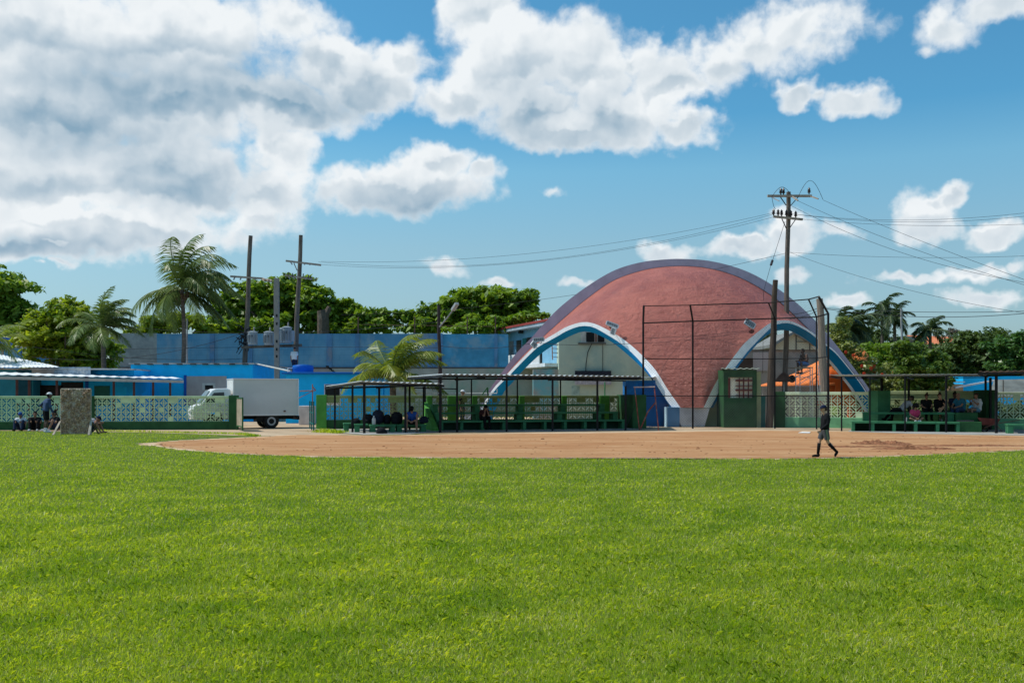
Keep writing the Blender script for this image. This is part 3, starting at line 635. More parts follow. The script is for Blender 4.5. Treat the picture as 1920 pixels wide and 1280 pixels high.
# ---------------------------------------------------------------- wheelbarrow
wb = thing('wheelbarrow', 'rusty red wheelbarrow parked against the wall by the right bleacher', 'wheelbarrow', PG(1846, 811))
D = 43.6
def wq(px, py, dy=0): return P(px, py, D+dy)
for s in (0, .5):
    MB().tube([wq(1846, 801, .25+(s-.25)*.3), wq(1868, 794, s), wq(1912, 787, s)], .018, 6).build('handle', rust_m, wb)
    MB().tube([wq(1868, 794, s), wq(1878, 808.5, s), ], .015, 6).build('leg', rust_m, wb)
mb = MB(); a = [wq(1833, 783, -.05), wq(1876, 785, -.05), wq(1868, 797, .05), wq(1842, 796, .05)]; b_ = [wq(1833, 783, .6), wq(1876, 785, .6), wq(1868, 797, .45), wq(1842, 796, .45)]
mb.add(a+b_, [(0, 3, 2, 1), (4, 5, 6, 7), (0, 4, 7, 3), (1, 2, 6, 5), (3, 7, 6, 2)]); mb.build('tray', mat('barrow_red', (.13, .035, .03), .7, .3, 5), wb, solid=.012)
c_ = wq(1846, 803, .25); w_ = MB(); ring = [(c_.x+.17*math.cos(a_*math.pi/8), c_.y, .19+.17*math.sin(a_*math.pi/8)) for a_ in range(17)]; w_.tube(ring, .03, 8, cap=False); w_.build('wheel', mat('rubber', (.02, .02, .02), .8), wb)
h_ = MB()
for k in range(6): h_.bar((c_.x, c_.y, .19), (c_.x+.16*math.cos(k*math.pi/3), c_.y, .19+.16*math.sin(k*math.pi/3)), .012, .012)
h_.build('spokes', rust_m, wb)

# ---------------------------------------------------------------- backstop
bs = thing('backstop', 'tall black backstop fence of steel posts, rails and chain link behind home plate', 'backstop', gp(1299, 49))
K = {'A': (1206, 605.5, 48.9), 'B': (1299, 602, 48.9), 'C': (1453, 597, 48.9), 'D': (1531, 594, 48.0), 'E': (1553, 588, 46.3)}
Tt = {'A': (1207, 573.5, 48.0), 'B': (1294, 572, 48.0), 'C': (1441, 567.5, 47.9), 'D': (1516, 561, 47.2), 'E': (1535, 556, 45.6)}
for k_, (px, py, D) in K.items():
    top = P(*Tt[k_]); kn = P(px, py, D); ba = Vector((kn.x, kn.y, 0)); r_ = {'A': .05, 'B': .045, 'C': .035, 'D': .038, 'E': .055}[k_]
    MB().tube([ba, kn, top], r_, 8).build('post', black_m, bs)
def rail(a, b_, r_=.03): MB().tube([a, b_], r_, 6).build('rail', black_m, bs)
seq = 'ABCDE'
for a, b_ in zip(seq, seq[1:]):
    rail(P(*Tt[a]), P(*Tt[b_]), .022 if a == 'A' else .03); rail(P(*K[a]), P(*K[b_]), .035)
    ka, kb = P(*K[a]), P(*K[b_])
    for z in (3.42, 1.60): rail(Vector((ka.x, ka.y, z)), Vector((kb.x, kb.y, z)), .024)
wire = mat('galvanised_wire', (.10, .10, .11), .5)
def net(a, b_, c_, d_, step, r_, name='chain_link', parent=None, m=wire):
    """a-b bottom, d-c top: crossing diagonal wires"""
    mb = MB(); W_ = (b_-a).length; H_ = (d_-a).length; q = lambda x, z: a.lerp(b_, x/W_).lerp(d_.lerp(c_, x/W_), z/H_)
    k = -H_
    while k < W_:
        for s in (1, -1):
            x0, z0 = (k, 0) if k >= 0 else (0, -k); x1, z1 = (k+H_, H_) if k+H_ <= W_ else (W_, W_-k)
            if x1-x0 > .05:
                if s == 1: mb.tube([q(x0, z0), q(x1, z1)], r_, 3, cap=False)
                else: mb.tube([q(W_-x0, z0), q(W_-x1, z1)], r_, 3, cap=False)
        k += step
    return mb.build(name, m, parent)
for a, b_ in zip(seq, seq[1:]):
    ka, kb = P(*K[a]), P(*K[b_]); g0 = Vector((ka.x, ka.y, .05)); g1 = Vector((kb.x, kb.y, .05))
    h0 = Vector((ka.x, ka.y, 1.6)); h1 = Vector((kb.x, kb.y, 1.6)); net(g0, g1, h1, h0, .13, .0042, parent=bs)
    net(h0, h1, kb, ka, .14, .0026, parent=bs)
    net(ka, kb, P(*Tt[b_]), P(*Tt[a]), .14, .002, parent=bs)

# small rusted frame standing in front of the blue kiosk
fr = thing('metal_frame', 'rusty red metal frame with a bent strut standing in front of the dark blue kiosk', 'frame', gp(1205, 46))
D = 46.5
for a, b_, r_ in (((1190, 727, D), (1199, 806, D-.4), .028), ((1227, 727, D), (1235, 808, D-.6), .028)): MB().tube([P(*a), P(*b_)], r_, 6).build('leg', mat('red_oxide', (.22, .06, .045), .8, .35, 8, 0, 5, (.25, .2, .18), .4, 3), fr)
MB().tube([P(1188, 725.5, D), P(1228, 725, D)], .03, 6).build('crossbar', mat('bleached_steel', (.5, .38, .33), .7, .2, 6), fr)
MB().tube([P(1201, 803, D-.3), P(1215, 771, D-.2), P(1230, 753, D)], .035, 6).build('strut', MATS['red_oxide'], fr)
MB().tube([P(1171, 808, D-1.0), P(1192, 757, D)], .014, 6).build('strut', black_m, fr)

# ---------------------------------------------------------------- gate by the truck
gt = thing('gate_leaf', 'narrow green gate leaf swung open beside the left wall pillar', 'gate', gp(452, 46.6))
a, b_ = gp(444, 46.9), gp(455, 44.9)
T, L = frame(a, b_)
for x in (0, L): MB(T).box(x-.03, x+.03, -.03, .03, .05 if x else 0, 1.52).build('stile', g_dark, gt)
for z in (.2, 1.5): MB(T).box(.03, L-.03, -.025, .025, z-.03, z+.03).build('crossbar', g_dark, gt)
MB(T).box(.03, L-.03, -.01, .01, .23, 1.47).build('panel', mat('gate_tan', (.32, .27, .20), .8, .2, 3), gt)
gq = thing('gate_leaf', 'dark green barred gate leaf standing open left of the middle wall pillar', 'gate', gp(583, 47.5))
a, b_ = gp(581, 48.6), gp(588, 44.9); T, L = frame(a, b_)
for x in (0, L*.5, L): MB(T).box(x-.035, x+.035, -.03, .03, 0, 1.35).build('stile', mat('teal_paint', (.02, .16, .15), .7, .2, 3), gq)
for z in (.3, .8): MB(T).box(.03, L-.03, -.02, .02, z, z+.04).build('crossbar', MATS['teal_paint'], gq)
# ================================================================= buildings
blueA = mat('bright_blue_paint', (.01, .42, .88), .8, .13, .9, .006, 8, (.02, .34, .72), .4, .5)
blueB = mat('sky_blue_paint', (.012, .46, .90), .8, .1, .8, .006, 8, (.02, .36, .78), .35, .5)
blueD = mat('royal_blue_paint', (.015, .10, .42), .7, .15, 1)
blueK = mat('kiosk_blue_paint', (.012, .15, .40), .8, .18, 1.0, .006, 8, (.02, .10, .28), .4, .8)
teal_dk = mat('canopy_shade_teal', (.025, .21, .30), .8, .15, 1)  # wall blue turned darker teal, canopy shade held in the colour
greyw = mat('grey_render', (.36, .34, .34), .85, .1, 1.2, .01, 8, (.28, .26, .26), .4, .8)
dark_m = mat('dark_opening', (.012, .014, .016), .5)
glass_m = mat('dusty_glass', (.04, .05, .06), .2, .2, 2, spec=.5)
def wface(t_, Y, px0, px1, py0, py1, m, name, th=.06, proud=.03):
    """flat feature on a front wall lying at distance Y"""
    a = P(px0, py1, Y); b_ = P(px1, py0, Y); return MB().box(a.x, b_.x, Y-proud, Y-proud+th, max(0, a.z), b_.z).build(name, m, t_)
# -- blue block house behind the left wall
h1 = thing('block_house', 'bright blue flat-roofed block house behind the white truck', 'house', gp(360, 62))
x0, x1, D0, D1, zt = GX(245, 62), GX(474, 62), 62, 71.5, GZ(683, 62)
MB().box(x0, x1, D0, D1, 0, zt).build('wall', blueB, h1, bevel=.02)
MB().box(x0-.1, x1+.1, D0-.1, D1+.1, zt+.002, zt+.09).build('roof', mat('roof_slab', (.42, .42, .42), .9, .25, 2, 0, 5, (.2, .18, .17), .4, 1), h1)
mb = MB()
for k in range(9):
    x = x0+.5+(x1-x0-1)*k/8+random.uniform(-.15, .15); MB().box(x-.16, x+.16, D0-.22, D0+.1, zt-.03, zt+.055).build('beam_end', mat('stained_beam', (.10, .09, .08), .9, .3, 4), h1)
pf = wface(h1, 62, 350, 425, 705, 760, greyw, 'garage_panel'); wface(h1, 62, 345, 350, 703, 760, blueD, 'jamb', .08, .05); wface(h1, 62, 380, 404, 718, 731, mat('pale_sign', (.5, .52, .5), .8), 'vent_panel', .04, .06)
wface(h1, 62, 385, 400, 722, 730, dark_m, 'vent', .02, .075)
MB().tube([P(478, 681.5, 63), P(545, 696, 59.5)], .05, 8).build('drain_pipe', mat('grey_pipe', (.55, .55, .52), .6), h1)
# -- long low building with the canopy on the left
h2 = thing('long_building', 'long blue building with shaded doors under a white canopy on the left', 'building', gp(90, 58))
Yf = 58.5; xa = GX(-80, Yf); xb = GX(241, Yf)
MB().box(xa, GX(62, Yf), Yf, 66, 0, GZ(693, Yf)).build('wall', teal_dk, h2)
MB().box(GX(60, Yf+1)+.6, xb, Yf+.9, 66, 0, GZ(693, Yf)).build('wall', blueA, h2)
MB().box(xa, xb, Yf-.1, 66.1, GZ(693, Yf)+.002, GZ(690.5, Yf)).build('roof', MATS['roof_slab'], h2)
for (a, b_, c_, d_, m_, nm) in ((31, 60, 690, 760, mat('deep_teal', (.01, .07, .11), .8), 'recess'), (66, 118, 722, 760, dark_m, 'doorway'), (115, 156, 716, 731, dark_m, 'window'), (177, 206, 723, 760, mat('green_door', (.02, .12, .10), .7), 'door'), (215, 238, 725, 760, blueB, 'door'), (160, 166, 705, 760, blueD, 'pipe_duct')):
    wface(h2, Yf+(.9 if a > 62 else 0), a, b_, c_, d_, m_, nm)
wface(h2, Yf, 60, 102, 687, 705, greyw, 'parapet'); wface(h2, Yf, 102, 170, 688, 705, mat('faded_sign', (.30, .38, .46), .8, .3, 6, 0, 5, (.5, .5, .5), .4, 3), 'fascia'); 
c_ = [P(-60, 701, 52), P(343, 710, 58.3), P(330, 707, 61.5), P(-60, 696, 56.5)]
cp = thing('canopy', 'long white corrugated canopy on thin posts in front of the left blue building', 'canopy', gp(150, 54))
corrugated('roof', [c_[0], c_[1], c_[2], c_[3]], mat('white_tin', (.75, .76, .77), .5, .06, 1), .56, .02, parent=cp)
MB().bar(c_[0]-Vector((0, -.08, .16)), c_[1]-Vector((0, -.08, .16)), .06, .16).build('fascia', mat('grey_fascia', (.42, .42, .40), .7), cp)
for px in (-20, 30, 53, 105, 212, 250, 286, 318): 
    u = (px+60)/403; p_ = c_[0].lerp(c_[1], u); x = GX(px, p_.y); MB().box(x-.05, x+.05, p_.y+.05, p_.y+.15, 0, p_.z-.18).build('post', mat('maroon_post', (.10, .045, .04), .7), cp)
rf = corrugated('tin_roof', [P(-80, 689, 57.6), P(113, 688, 57.6), P(92, 683.5, 60.5), P(-80, 648, 68)], MATS['white_tin'], .24, .018); tag(rf, 'white corrugated roof sloping down at the far left', 'roof')
h3 = thing('blue_house', 'blue house with a royal blue parapet at the far left edge', 'house', gp(20, 74))
MB().box(GX(-90, 74), GX(48, 74), 74, 82, 0, GZ(633, 74)).build('wall', mat('powder_blue', (.13, .36, .66), .8, .1, 1), h3)
wface(h3, 74, -90, 48, 632, 648, blueD, 'parapet'); wface(h3, 74, -90, 53, 648, 652, mat('white_ledge', (.6, .6, .66), .7), 'ledge', .5, .45); wface(h3, 74, 3, 7, 654, 700, greyw, 'pilaster'); wface(h3, 74, 39, 41, 658, 700, blueD, 'pipe_duct')
# -- small blue house with water tank
h4 = thing('small_blue_house', 'low bright blue house with a darker roof edge behind the left dugout', 'house', gp(620, 58))
x0, x1, D0, D1, zt = GX(536, 58), GX(706, 58), 58, 67.5, GZ(701, 58)
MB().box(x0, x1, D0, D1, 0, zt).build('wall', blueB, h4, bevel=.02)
MB().box(x0-.2, x1+.25, D0-.25, D1+.2, zt+.002, zt+.11).build('roof', mat('roof_edge_blue', (.015, .16, .55), .7, .1, 1), h4, bevel=.01)
f_ = wface(h4, 58, 608, 639, 720, 760, mat('white_frame', (.6, .62, .66), .6), 'window_frame'); MB().box(GX(610, 58), GX(637, 58), 57.93, 57.97, 1.2, GZ(721.5, 58)).build('window', dark_m, h4)
MB().tube([(x1+.05, 61, 0), (x1+.05, 61, zt)], .04, 6).build('drain_pipe', blueA, h4)
tk = thing('water_tank', 'round blue water tank on the roof of the low blue house', 'tank', P(568, 698, 60))
c_ = P(568, 697, 60); MB().lathe((c_.x, c_.y, zt+.115), [(.60, 0), (.63, .06), (.62, .2), (.635, .22), (.61, .4), (.60, .44)], 24).build('body', mat('tank_blue', (.012, .13, .48), .45, .08, 2), tk, smooth=True)
MB().lathe((c_.x, c_.y, zt+.56), [(.60, 0), (.3, .05), (.12, .06)], 24).build('lid', MATS['tank_blue'], tk, smooth=True)
MB().tube([P(540, 699, 59.5), P(540, 690, 59.5), P(548, 690, 59.8)], .03, 6).build('pipe', mat('pvc', (.7, .72, .75), .5), tk)
# -- rough low wall and block wall pieces in the yard, right of the small blue house
mb = MB(); mb.box(GX(560, 55), GX(584, 55), 55, 56.2, 0, 1.05); tag(mb.build('low_wall', mat('pale_block', (.55, .5, .48), .85, .15, 2), bevel=.02), 'pale low wall right of the truck box in the gateway', 'wall')
rk = MB(); rk.tube([P(562, 733, 56), P(592, 732, 56)], .03, 6); rk.tube([P(586, 720, 56), P(586, 760, 56)], .03, 6); rk.tube([P(560, 746, 56), P(586, 733, 56)], .02, 6); rk.tube([P(592, 732, 56), P(586, 724, 56)], .03, 6)
tag(rk.build('iron_rack', mat('orange_rust', (.30, .12, .08), .8)), 'thin rusty iron rack against the blue house wall near the gateway', 'rack')

# -- the long high wall across the back
bw_m = bpy.data.materials.new('peeling_blue'); bw_m.use_nodes = True; t = bw_m.node_tree; n = N(t); b = t.nodes['Principled BSDF']; co = n.new('ShaderNodeTexCoord').outputs['Object']
f = n.ramp(n.noise(co, .25, 6, .6), .35, .65); c = n.mix(f, (.07, .26, .44, 1), (.17, .38, .54, 1))
f = n.ramp(n.noise(n.v('MULTIPLY', co, (1, 1, .5)), .6, 9, .75), .48, .70); c = n.mix(n.m('MULTIPLY', f, .7), c, (.30, .42, .50, 1))
f = n.ramp(n.noise(n.v('MULTIPLY', co, (1.6, 1.6, .12)), .9, 8, .7), .56, .75); c = n.mix(n.m('MULTIPLY', f, .5), c, (.20, .22, .26, 1))
br = n.new('ShaderNodeTexBrick'); br.inputs['Scale'].default_value = 1; br.inputs['Brick Width'].default_value = .8; br.inputs['Row Height'].default_value = .4; br.inputs['Mortar Size'].default_value = .012
br.inputs['Color1'].default_value = (1, 1, 1, 1); br.inputs['Color2'].default_value = (.93, .93, .93, 1); br.inputs['Mortar'].default_value = (.8, .8, .82, 1)
sp = n.new('ShaderNodeSeparateXYZ'); t.links.new(co, sp.inputs[0]); cb = n.new('ShaderNodeCombineXYZ'); t.links.new(sp.outputs[0], cb.inputs[0]); t.links.new(sp.outputs[2], cb.inputs[1]); t.links.new(cb.outputs[0], br.inputs['Vector'])
c = n.mix(1.0, c, br.outputs[0], 'MULTIPLY'); t.links.new(c, b.inputs['Base Color']); b.inputs['Roughness'].default_value = .9
lowc = mat('weathered_render', (.36, .36, .33), .9, .15, .7, .01, 6, (.26, .36, .31), .45, .35)
lowp = mat('rosy_render', (.34, .28, .26), .9, .15, .7, .01, 6, (.40, .36, .33), .4, .5)
greyb = mat('grey_block', (.32, .35, .35), .9, .12, 2.5, .01, 6, (.24, .27, .28), .45, .9)
bw = thing('boundary_wall', 'long high blue painted wall across the back, weathered and peeling', 'wall', gp(560, 78))
Y = 78; zt = GZ(625.5, Y); zm = GZ(688, Y)
MB().box(GX(208, Y), GX(294, Y), Y, Y+.3, zm-.1, GZ(624.5, Y)).build('grey_panel', greyb, bw)
MB().box(GX(294, Y)+.002, GX(770, Y), Y, Y+.3, zm, zt).build('panel', bw_m, bw); MB().box(GX(770, Y)+.002, GX(830, Y), Y-.02, Y+.28, zm, zt+.02).build('panel', mat('faded_blue', (.20, .30, .40), .9, .2, .7, .01, 6, (.09, .24, .46), .5, .3), bw)
MB().box(GX(830, Y)+.002, GX(953, Y), Y, Y+.3, zm, zt-.03).build('panel', mat('mottled_blue', (.07, .30, .50), .9, .2, .7, .01, 6, (.20, .36, .48), .45, .45), bw)
MB().box(GX(208, Y), GX(620, Y), Y-.3, Y+.4, 0, zm-.15).build('plinth', lowp, bw); MB().box(GX(620, Y), GX(1080, Y), Y-.25, Y+.4, 0, zm-.12).build('plinth', lowc, bw)
MB().box(GX(208, Y), GX(953, Y), Y-.12, Y+.35, zm-.148, zm-.004).build('ledge', mat('dark_ledge', (.12, .09, .08), .9), bw)
for px, w in ((398, .35), (470, .3), (618, .4), (670, .3), (825, .45), (930, .25)): MB().box(GX(px, Y)-w/2, GX(px, Y)+w/2, Y-.13, Y-.002, zm+.004, zt-.02).build('pilaster', mat('pilaster_blue', (.10, .24, .42), .9, .15, 1, 0, 5, (.2, .25, .33), .4, .8), bw)
for px in (671, 777, 876, 929): MB().box(GX(px, Y)-.045, GX(px, Y)+.045, Y+.1, Y+.19, zt, zt+1.35).build('stake', rust_m, bw)
MB().tube([P(671, 608, Y+.14), P(929, 612, Y+.14)], .012, 4).build('wire_strand', rust_m, bw)
mb = MB()
for k in range(5): mb.box(GX(612+k*3.0, 76), GX(617+k*3.0, 76), 75.8, 76, GZ(688+k*2.6, 76), GZ(685.6+k*2.6, 76))
tag(mb.build('iron_steps', dark_m), 'small dark iron steps against the back wall above the low blue house', 'steps', )

# -- blue two-storey house left of the pavilion, with balcony
h5 = thing('balcony_house', 'pale blue two-storey house with a red roof edge and a balcony, left of the pavilion', 'house', gp(1000, 74))
A_ = P(945, 742, 84); B_ = P(1052, 742, 72.5); T, L = frame(A_, B_)
zR = GZ(600, 72.5)
lb = mat('pale_blue_wall', (.20, .42, .58), .85, .12, .8, .01, 6, (.30, .46, .56), .4, .6)
ZS = 3.95
def xp(px):      # where the sight line of a photo column meets this wall
    sl = (px-960)/F; d_ = (B_-A_); tt = (sl*A_.y-A_.x)/(d_.x-sl*d_.y); return tt*L
MB(T).box(0, L, 0, 8, 0, ZS-.2).build('wall', mat('stained_aqua', (.24, .46, .46), .9, .2, .6, .01, 6, (.14, .32, .48), .45, .5), h5); MB(T).box(0, L, 0, 8, ZS-.2, zR-.3).build('upper_wall', lb, h5)
MB(T).box(-1.4, L+.4, -.8, 8, zR-.29, zR-.05).build('roof', mat('roof_underside', (.35, .42, .48), .8), h5); MB(T).box(-1.45, L+.45, -.86, 8, zR-.05, zR+.12).build('roof_edge', mat('oxide_red_paint', (.28, .05, .045), .8, .2, 2), h5)
def wf2(x, w, z0, z1, m_, nm): return MB(T).box(x-w/2, x+w/2, -.06, .04, z0, z1).build(nm, m_, h5)
for px, w, z1_, m_ in ((959.5, .95, 6.1, mat('door_grey', (.22, .22, .22), .8)), (973.5, 1.0, 6.1, dark_m), (984, .8, 6.2, MATS['teal_paint']), (993, 1.0, 6.2, dark_m), (1012, 1.0, 6.1, dark_m)): wf2(xp(px), w, ZS, z1_, m_, 'door')
MB(T).box(xp(981)-.2, xp(981)+.2, -.35, -.07, 6.6, 6.85).build('lamp', dark_m, h5)
MB(T).box(-.6, L+.8, -1.6, -.004, ZS-.25, ZS).build('balcony_slab', mat('balcony_white', (.66, .68, .70), .8, .12, 1, 0, 5, (.48, .46, .43), .35, 1), h5)
for k, x in enumerate((xp(941.5), xp(948), xp(953))): MB(T).box(x-.17, x+.17, -1.55, -1.35, ZS+.004, ZS+1.35).build('baluster', mat('baluster_white', (.70, .80, .88), .7), h5)
MB(T).box(xp(952), xp(1046), -1.5, -1.42, ZS+.004, ZS+.85).build('balustrade', MATS['balcony_white'], h5)
for i, (x, z0, z1, w, m_, lbl) in enumerate(((xp(961), ZS+.6, ZS+1.8, .6, 'laundry_white', 'white shirt hung to dry on the balcony, leftmost'), (xp(967), ZS+.3, ZS+1.7, .6, 'laundry_grey', 'grey and white cloth hung to dry in the middle of the balcony'), (xp(957), ZS-.1, ZS+1.0, .45, 'laundry_black', 'black cloth hung low on the balcony near the pavilion leg'))):
    g_ = [[(x-w/2+w*a/6, -1.65+.05*math.sin(a*1.7+j*.6), z0+(z1-z0)*j/5) for a in range(7)] for j in range(6)]
    tag(MB(T).grid(g_).build('laundry', mat(m_, {'laundry_white': (.7, .7, .72), 'laundry_grey': (.4, .42, .45), 'laundry_black': (.02, .02, .02)}[m_], .9), solid=.02, smooth=True), lbl, 'laundry', 'laundry on the balcony')

# -- pale green house seen through the left arch
h6 = thing('green_house', 'pale green stained house seen through the left arch of the pavilion', 'house', gp(1140, 70))
pg = mat('pale_green_render', (.46, .54, .44), .9, .1, .5, .01, 6, (.36, .48, .42), .4, .35)
MB().box(GX(1048, 70), GX(1262, 70), 70, 78, 0, GZ(585, 70)).build('wall', pg, h6)
MB().box(GX(1000, 70), GX(1048, 70)-.004, 70.3, 72.2, 0, GZ(692, 70)).build('side_wall', mat('mixed_stain', (.33, .30, .27), .9, .2, .6, .01, 6, (.16, .38, .42), .5, .45), h6)
f_ = wface(h6, 70, 1089, 1135, 620, 643, mat('window_surround', (.50, .50, .46), .8), 'window')
for a, b_ in ((1099, 1114), (1121, 1133)): MB().box(GX(a, 70), GX(b_, 70), 69.93, 69.96, GZ(641, 70), GZ(623, 70)).build('pane', dark_m, f_)
MB().box(GX(1114, 70)+.05, GX(1119, 70), 69.90, 69.955, GZ(641, 70), GZ(623, 70)).build('shutter', mat('shutter_brown', (.2, .12, .10), .8), f_)
wface(h6, 70, 1084, 1136, 642.5, 645, MATS['stained_beam'], 'sill', .2, .15)
MB().tube([P(1110, 643, 69.9), P(1102, 660, 69.9), P(1099, 680, 69.9), P(1098, 696, 69.9)], .03, 6).build('cable', dark_m, h6)
MB().tube([P(1130, 645, 69.95), P(1130, 696, 69.95)], .02, 6).build('cable', MATS['stained_beam'], h6)
wface(h6, 70, 1072, 1087, 724, 760, mat('blind_window', (.30, .42, .38), .9, .2, 3), 'blind_window')
for px, py, w, h in ((1150, 678, 1.4, .9), (1168, 682, .8, .5), (1030, 690, .01, .01)):
    pass
sg = thing('banner_sign', 'dark board sign with a white lower strip on the pale green house', 'sign', P(1112, 722, 69.7))
MB().box(GX(1078, 69.8), GX(1146, 69.8), 69.72, 69.78, GZ(714, 69.8), GZ(695, 69.8)).build('board', mat('banner_black', (.02, .025, .04), .6, .3, 6), sg); MB().box(GX(1078, 69.8), GX(1146, 69.8), 69.70, 69.76, GZ(721, 69.8), GZ(714, 69.8)-.004).build('strip', mat('banner_white', (.4, .38, .42), .7, .2, 6), sg)
MB().tube([P(1134, 716, 69), P(1134, 742, 69)], .05, 6).build('post', g_mid, sg)
ld = thing('ladder', 'rusty ladder leaning on the balcony between the two houses behind the pavilion', 'ladder', P(1043, 674, 71))
for px in (1036, 1049): MB().tube([P(px, 674, 70.6), P(px-1, 643, 71.6)], .035, 6).build('stile', rust_m, ld)
for py in (646, 653, 661, 669): MB().tube([P(1036, py, 71), P(1049, py+1, 71)], .025, 6).build('rung', rust_m, ld)
# low grey wall behind the middle wall, metal rails
mb = MB(); mb.tube([P(776, 737, 55), P(932, 737, 55)], .03, 6); mb.tube([P(932, 737, 55), P(932, 729, 55)], .03, 6)
tag(mb.build('handrail', MATS['grey_pipe']), 'thin grey handrail behind the middle breeze block wall', 'handrail')
mb = MB(); mb.tube([P(904, 740, 54), P(914, 726, 54)], .035, 6); mb.tube([P(914, 726, 54), P(915, 742, 54)], .05, 6)
tag(mb.build('iron_prop', g_dark), 'small dark green iron prop behind the middle wall near the pavilion leg', 'prop')

# -- blue kiosk at the front foot
k1 = thing('blue_kiosk', 'dark blue kiosk with a pale flat roof left of the pavilion footing', 'kiosk', gp(1210, 51))
Y = 52.2
MB().box(GX(1173.5, Y), GX(1252, Y), Y, Y+1.5, 0, GZ(713, Y)).build('wall', blueK, k1, bevel=.01)
MB().box(GX(1196, Y), GX(1250, Y), Y-.012, Y, .12, GZ(717, Y)).build('panel', mat('panel_blue', (.012, .11, .33), .7, .12, 1.5), k1)
corrugated('roof', [P(1160, 709.5, Y-.3), P(1229, 706.5, Y-.3), P(1229, 706, Y+1.6), P(1160, 709, Y+1.6)], MATS['white_tin'], .3, .02, parent=k1)
MB().box(GX(1250, 51.3), GX(1274, 51.3), 51.25, 51.9, 0, GZ(763, 51.3)).build('low_panel', mat('light_blue_panel', (.10, .24, .42), .8, .15, 1.5, .005, 10, (.3, .45, .6), .3, 1), k1, bevel=.015)
MB().box(GX(1249, 51.2), GX(1251, 51.2), 51.15, 51.9, 0, GZ(763, 51.2)).build('corner_trim', mat('corner_cyan', (.45, .65, .78), .7), k1)
# -- green ticket booth right of the footing
k2 = thing('green_booth', 'dark green ticket booth with a red lattice window right of the pavilion footing', 'booth', gp(1388, 50))
Y = 50.4; xl, xr, zt = GX(1357, Y), GX(1419, Y), GZ(693, Y)
MB().box(xl, xr, Y, Y+1.7, 0, 1.50).build('wall', g_dark, k2, bevel=.01)
MB().box(xl, GX(1365, Y), Y, Y+1.7, 1.502, zt).build('wall', g_dark, k2); MB().box(GX(1412, Y), xr, Y, Y+1.7, 1.502, zt).build('wall', g_dark, k2)
MB().box(GX(1365, Y)+.003, GX(1412, Y)-.003, Y+.002, Y+1.7, GZ(707, Y), zt-.003).build('wall', g_dark, k2)
MB().box(GX(1365, Y)+.003, GX(1412, Y)-.003, Y+.17, Y+.22, 1.504, GZ(707, Y)-.003).build('infill', mat('pale_infill', (.86, .82, .66), .85), k2)
lw = MB()
for px, w in ((1387, .045), (1395, .06), (1404, .045)): lw.box(GX(px, Y)-w/2, GX(px, Y)+w/2, Y+.05, Y+.12, 1.504, GZ(708, Y))
for py, h in ((713, .09), (723, .045), (731, .10), (741, .045)): lw.box(GX(1380, Y), GX(1411, Y), Y+.04, Y+.13, GZ(py, Y)-h/2, GZ(py, Y)+h/2)
lw.box(GX(1365.5, Y), GX(1370, Y), Y+.06, Y+.14, 1.504, GZ(708, Y)); lw.build('lattice', mat('lattice_red', (.16, .045, .035), .8, .25, 6), k2)
corrugated('roof', [P(1352, 691.5, Y-.2), P(1424, 691.5, Y-.2), P(1424, 690.5, Y+1.9), P(1352, 690.5, Y+1.9)], mat('mossy_tin', (.30, .34, .26), .8, .25, 4), .3, .03, parent=k2)
MB().box(xr+.004, xr+.30, Y+.35, Y+1.4, 0, GZ(697, Y)).build('side_pier', cream, k2)
mb = MB(); mb.prism([(GX(1322, 52.6), 52.5, 0), (xl+.3, 52.5, 0), (xl+.3, 52.5, GZ(711, 52.5)), (GX(1345, 52.5), 52.5, GZ(711, 52.5)), (GX(1328, 52.5), 52.5, GZ(745, 52.5))], (0, .3, 0)); w6 = mb.build('cream_wall', mat('mossy_cream', (.34, .42, .22), .9, .15, 1, .01, 8, (.22, .28, .13), .35, .9), bevel=.01); tag(w6, 'pale mossy green wall between the footing and the green booth', 'wall')
mb = MB(); a, b_ = 1350, 1357; mb.box(GX(1345, 52.3), xl-.004, 52.1, 52.49, GZ(714, 52.3), GZ(711, 52.3)); tag(mb.build('ledge', g_mid), 'short green ledge on the wall left of the green booth', 'ledge')
mb = MB(); mb.box(GX(1350, 52.3), GX(1356, 52.3), 52.3, 52.49, GZ(741, 52.3), GZ(728, 52.3)); tag(mb.build('meter_box', dark_m), 'small black meter box left of the green booth', 'box')
# teal door & mint pier right of the booth
mb = MB(); mb.box(GX(1421, 50.6), GX(1438, 50.6), 50.9, 51, 0, 1.62); tag(mb.build('teal_door', mat('teal_door_paint', (.03, .20, .17), .8)), 'low teal door between the green booth and the short dark pole', 'door')
mb = MB(); mb.box(GX(1445, 50.2), GX(1450, 50.2), 50.1, 50.4, 0, 1.86); tag(mb.build('mint_pier', mint), 'narrow mint pier behind the short dark pole', 'pier')

# -- things seen through the right arch
w7 = thing('yard_wall', 'grey stained concrete wall seen through the right arch of the pavilion', 'wall', gp(1470, 66))
MB().box(GX(1398, 66), GX(1550, 66), 66, 66.3, 0, GZ(657, 66)).build('wall', mat('stained_concrete', (.34, .37, .36), .9, .15, .7, .01, 6, (.24, .30, .29), .45, .6), w7)
MB().box(GX(1398, 66), GX(1550, 66), 65.9, 66.4, GZ(657, 66)+.002, GZ(655.5, 66)).build('coping', MATS['stained_beam'], w7)
MB().box(GX(1411, 66), GX(1440, 66), 65.9, 65.99, GZ(695, 66), GZ(660, 66)).build('pale_panel', mat('pale_panel', (.45, .48, .50), .85, .1, 1), w7)
w8 = MB(); w8.box(GX(1383, 62), GX(1412, 62), 62, 62.3, GZ(742, 62), GZ(671, 62)); tag(w8.build('screen_board', mat('brown_panel', (.10, .09, .085), .85, .15, 2)), 'dark grey brown panel behind the green booth roof', 'panel')
h8 = thing('cream_gable_house', 'cream gable-ended house seen at the top of the right arch', 'house', gp(1500, 74))
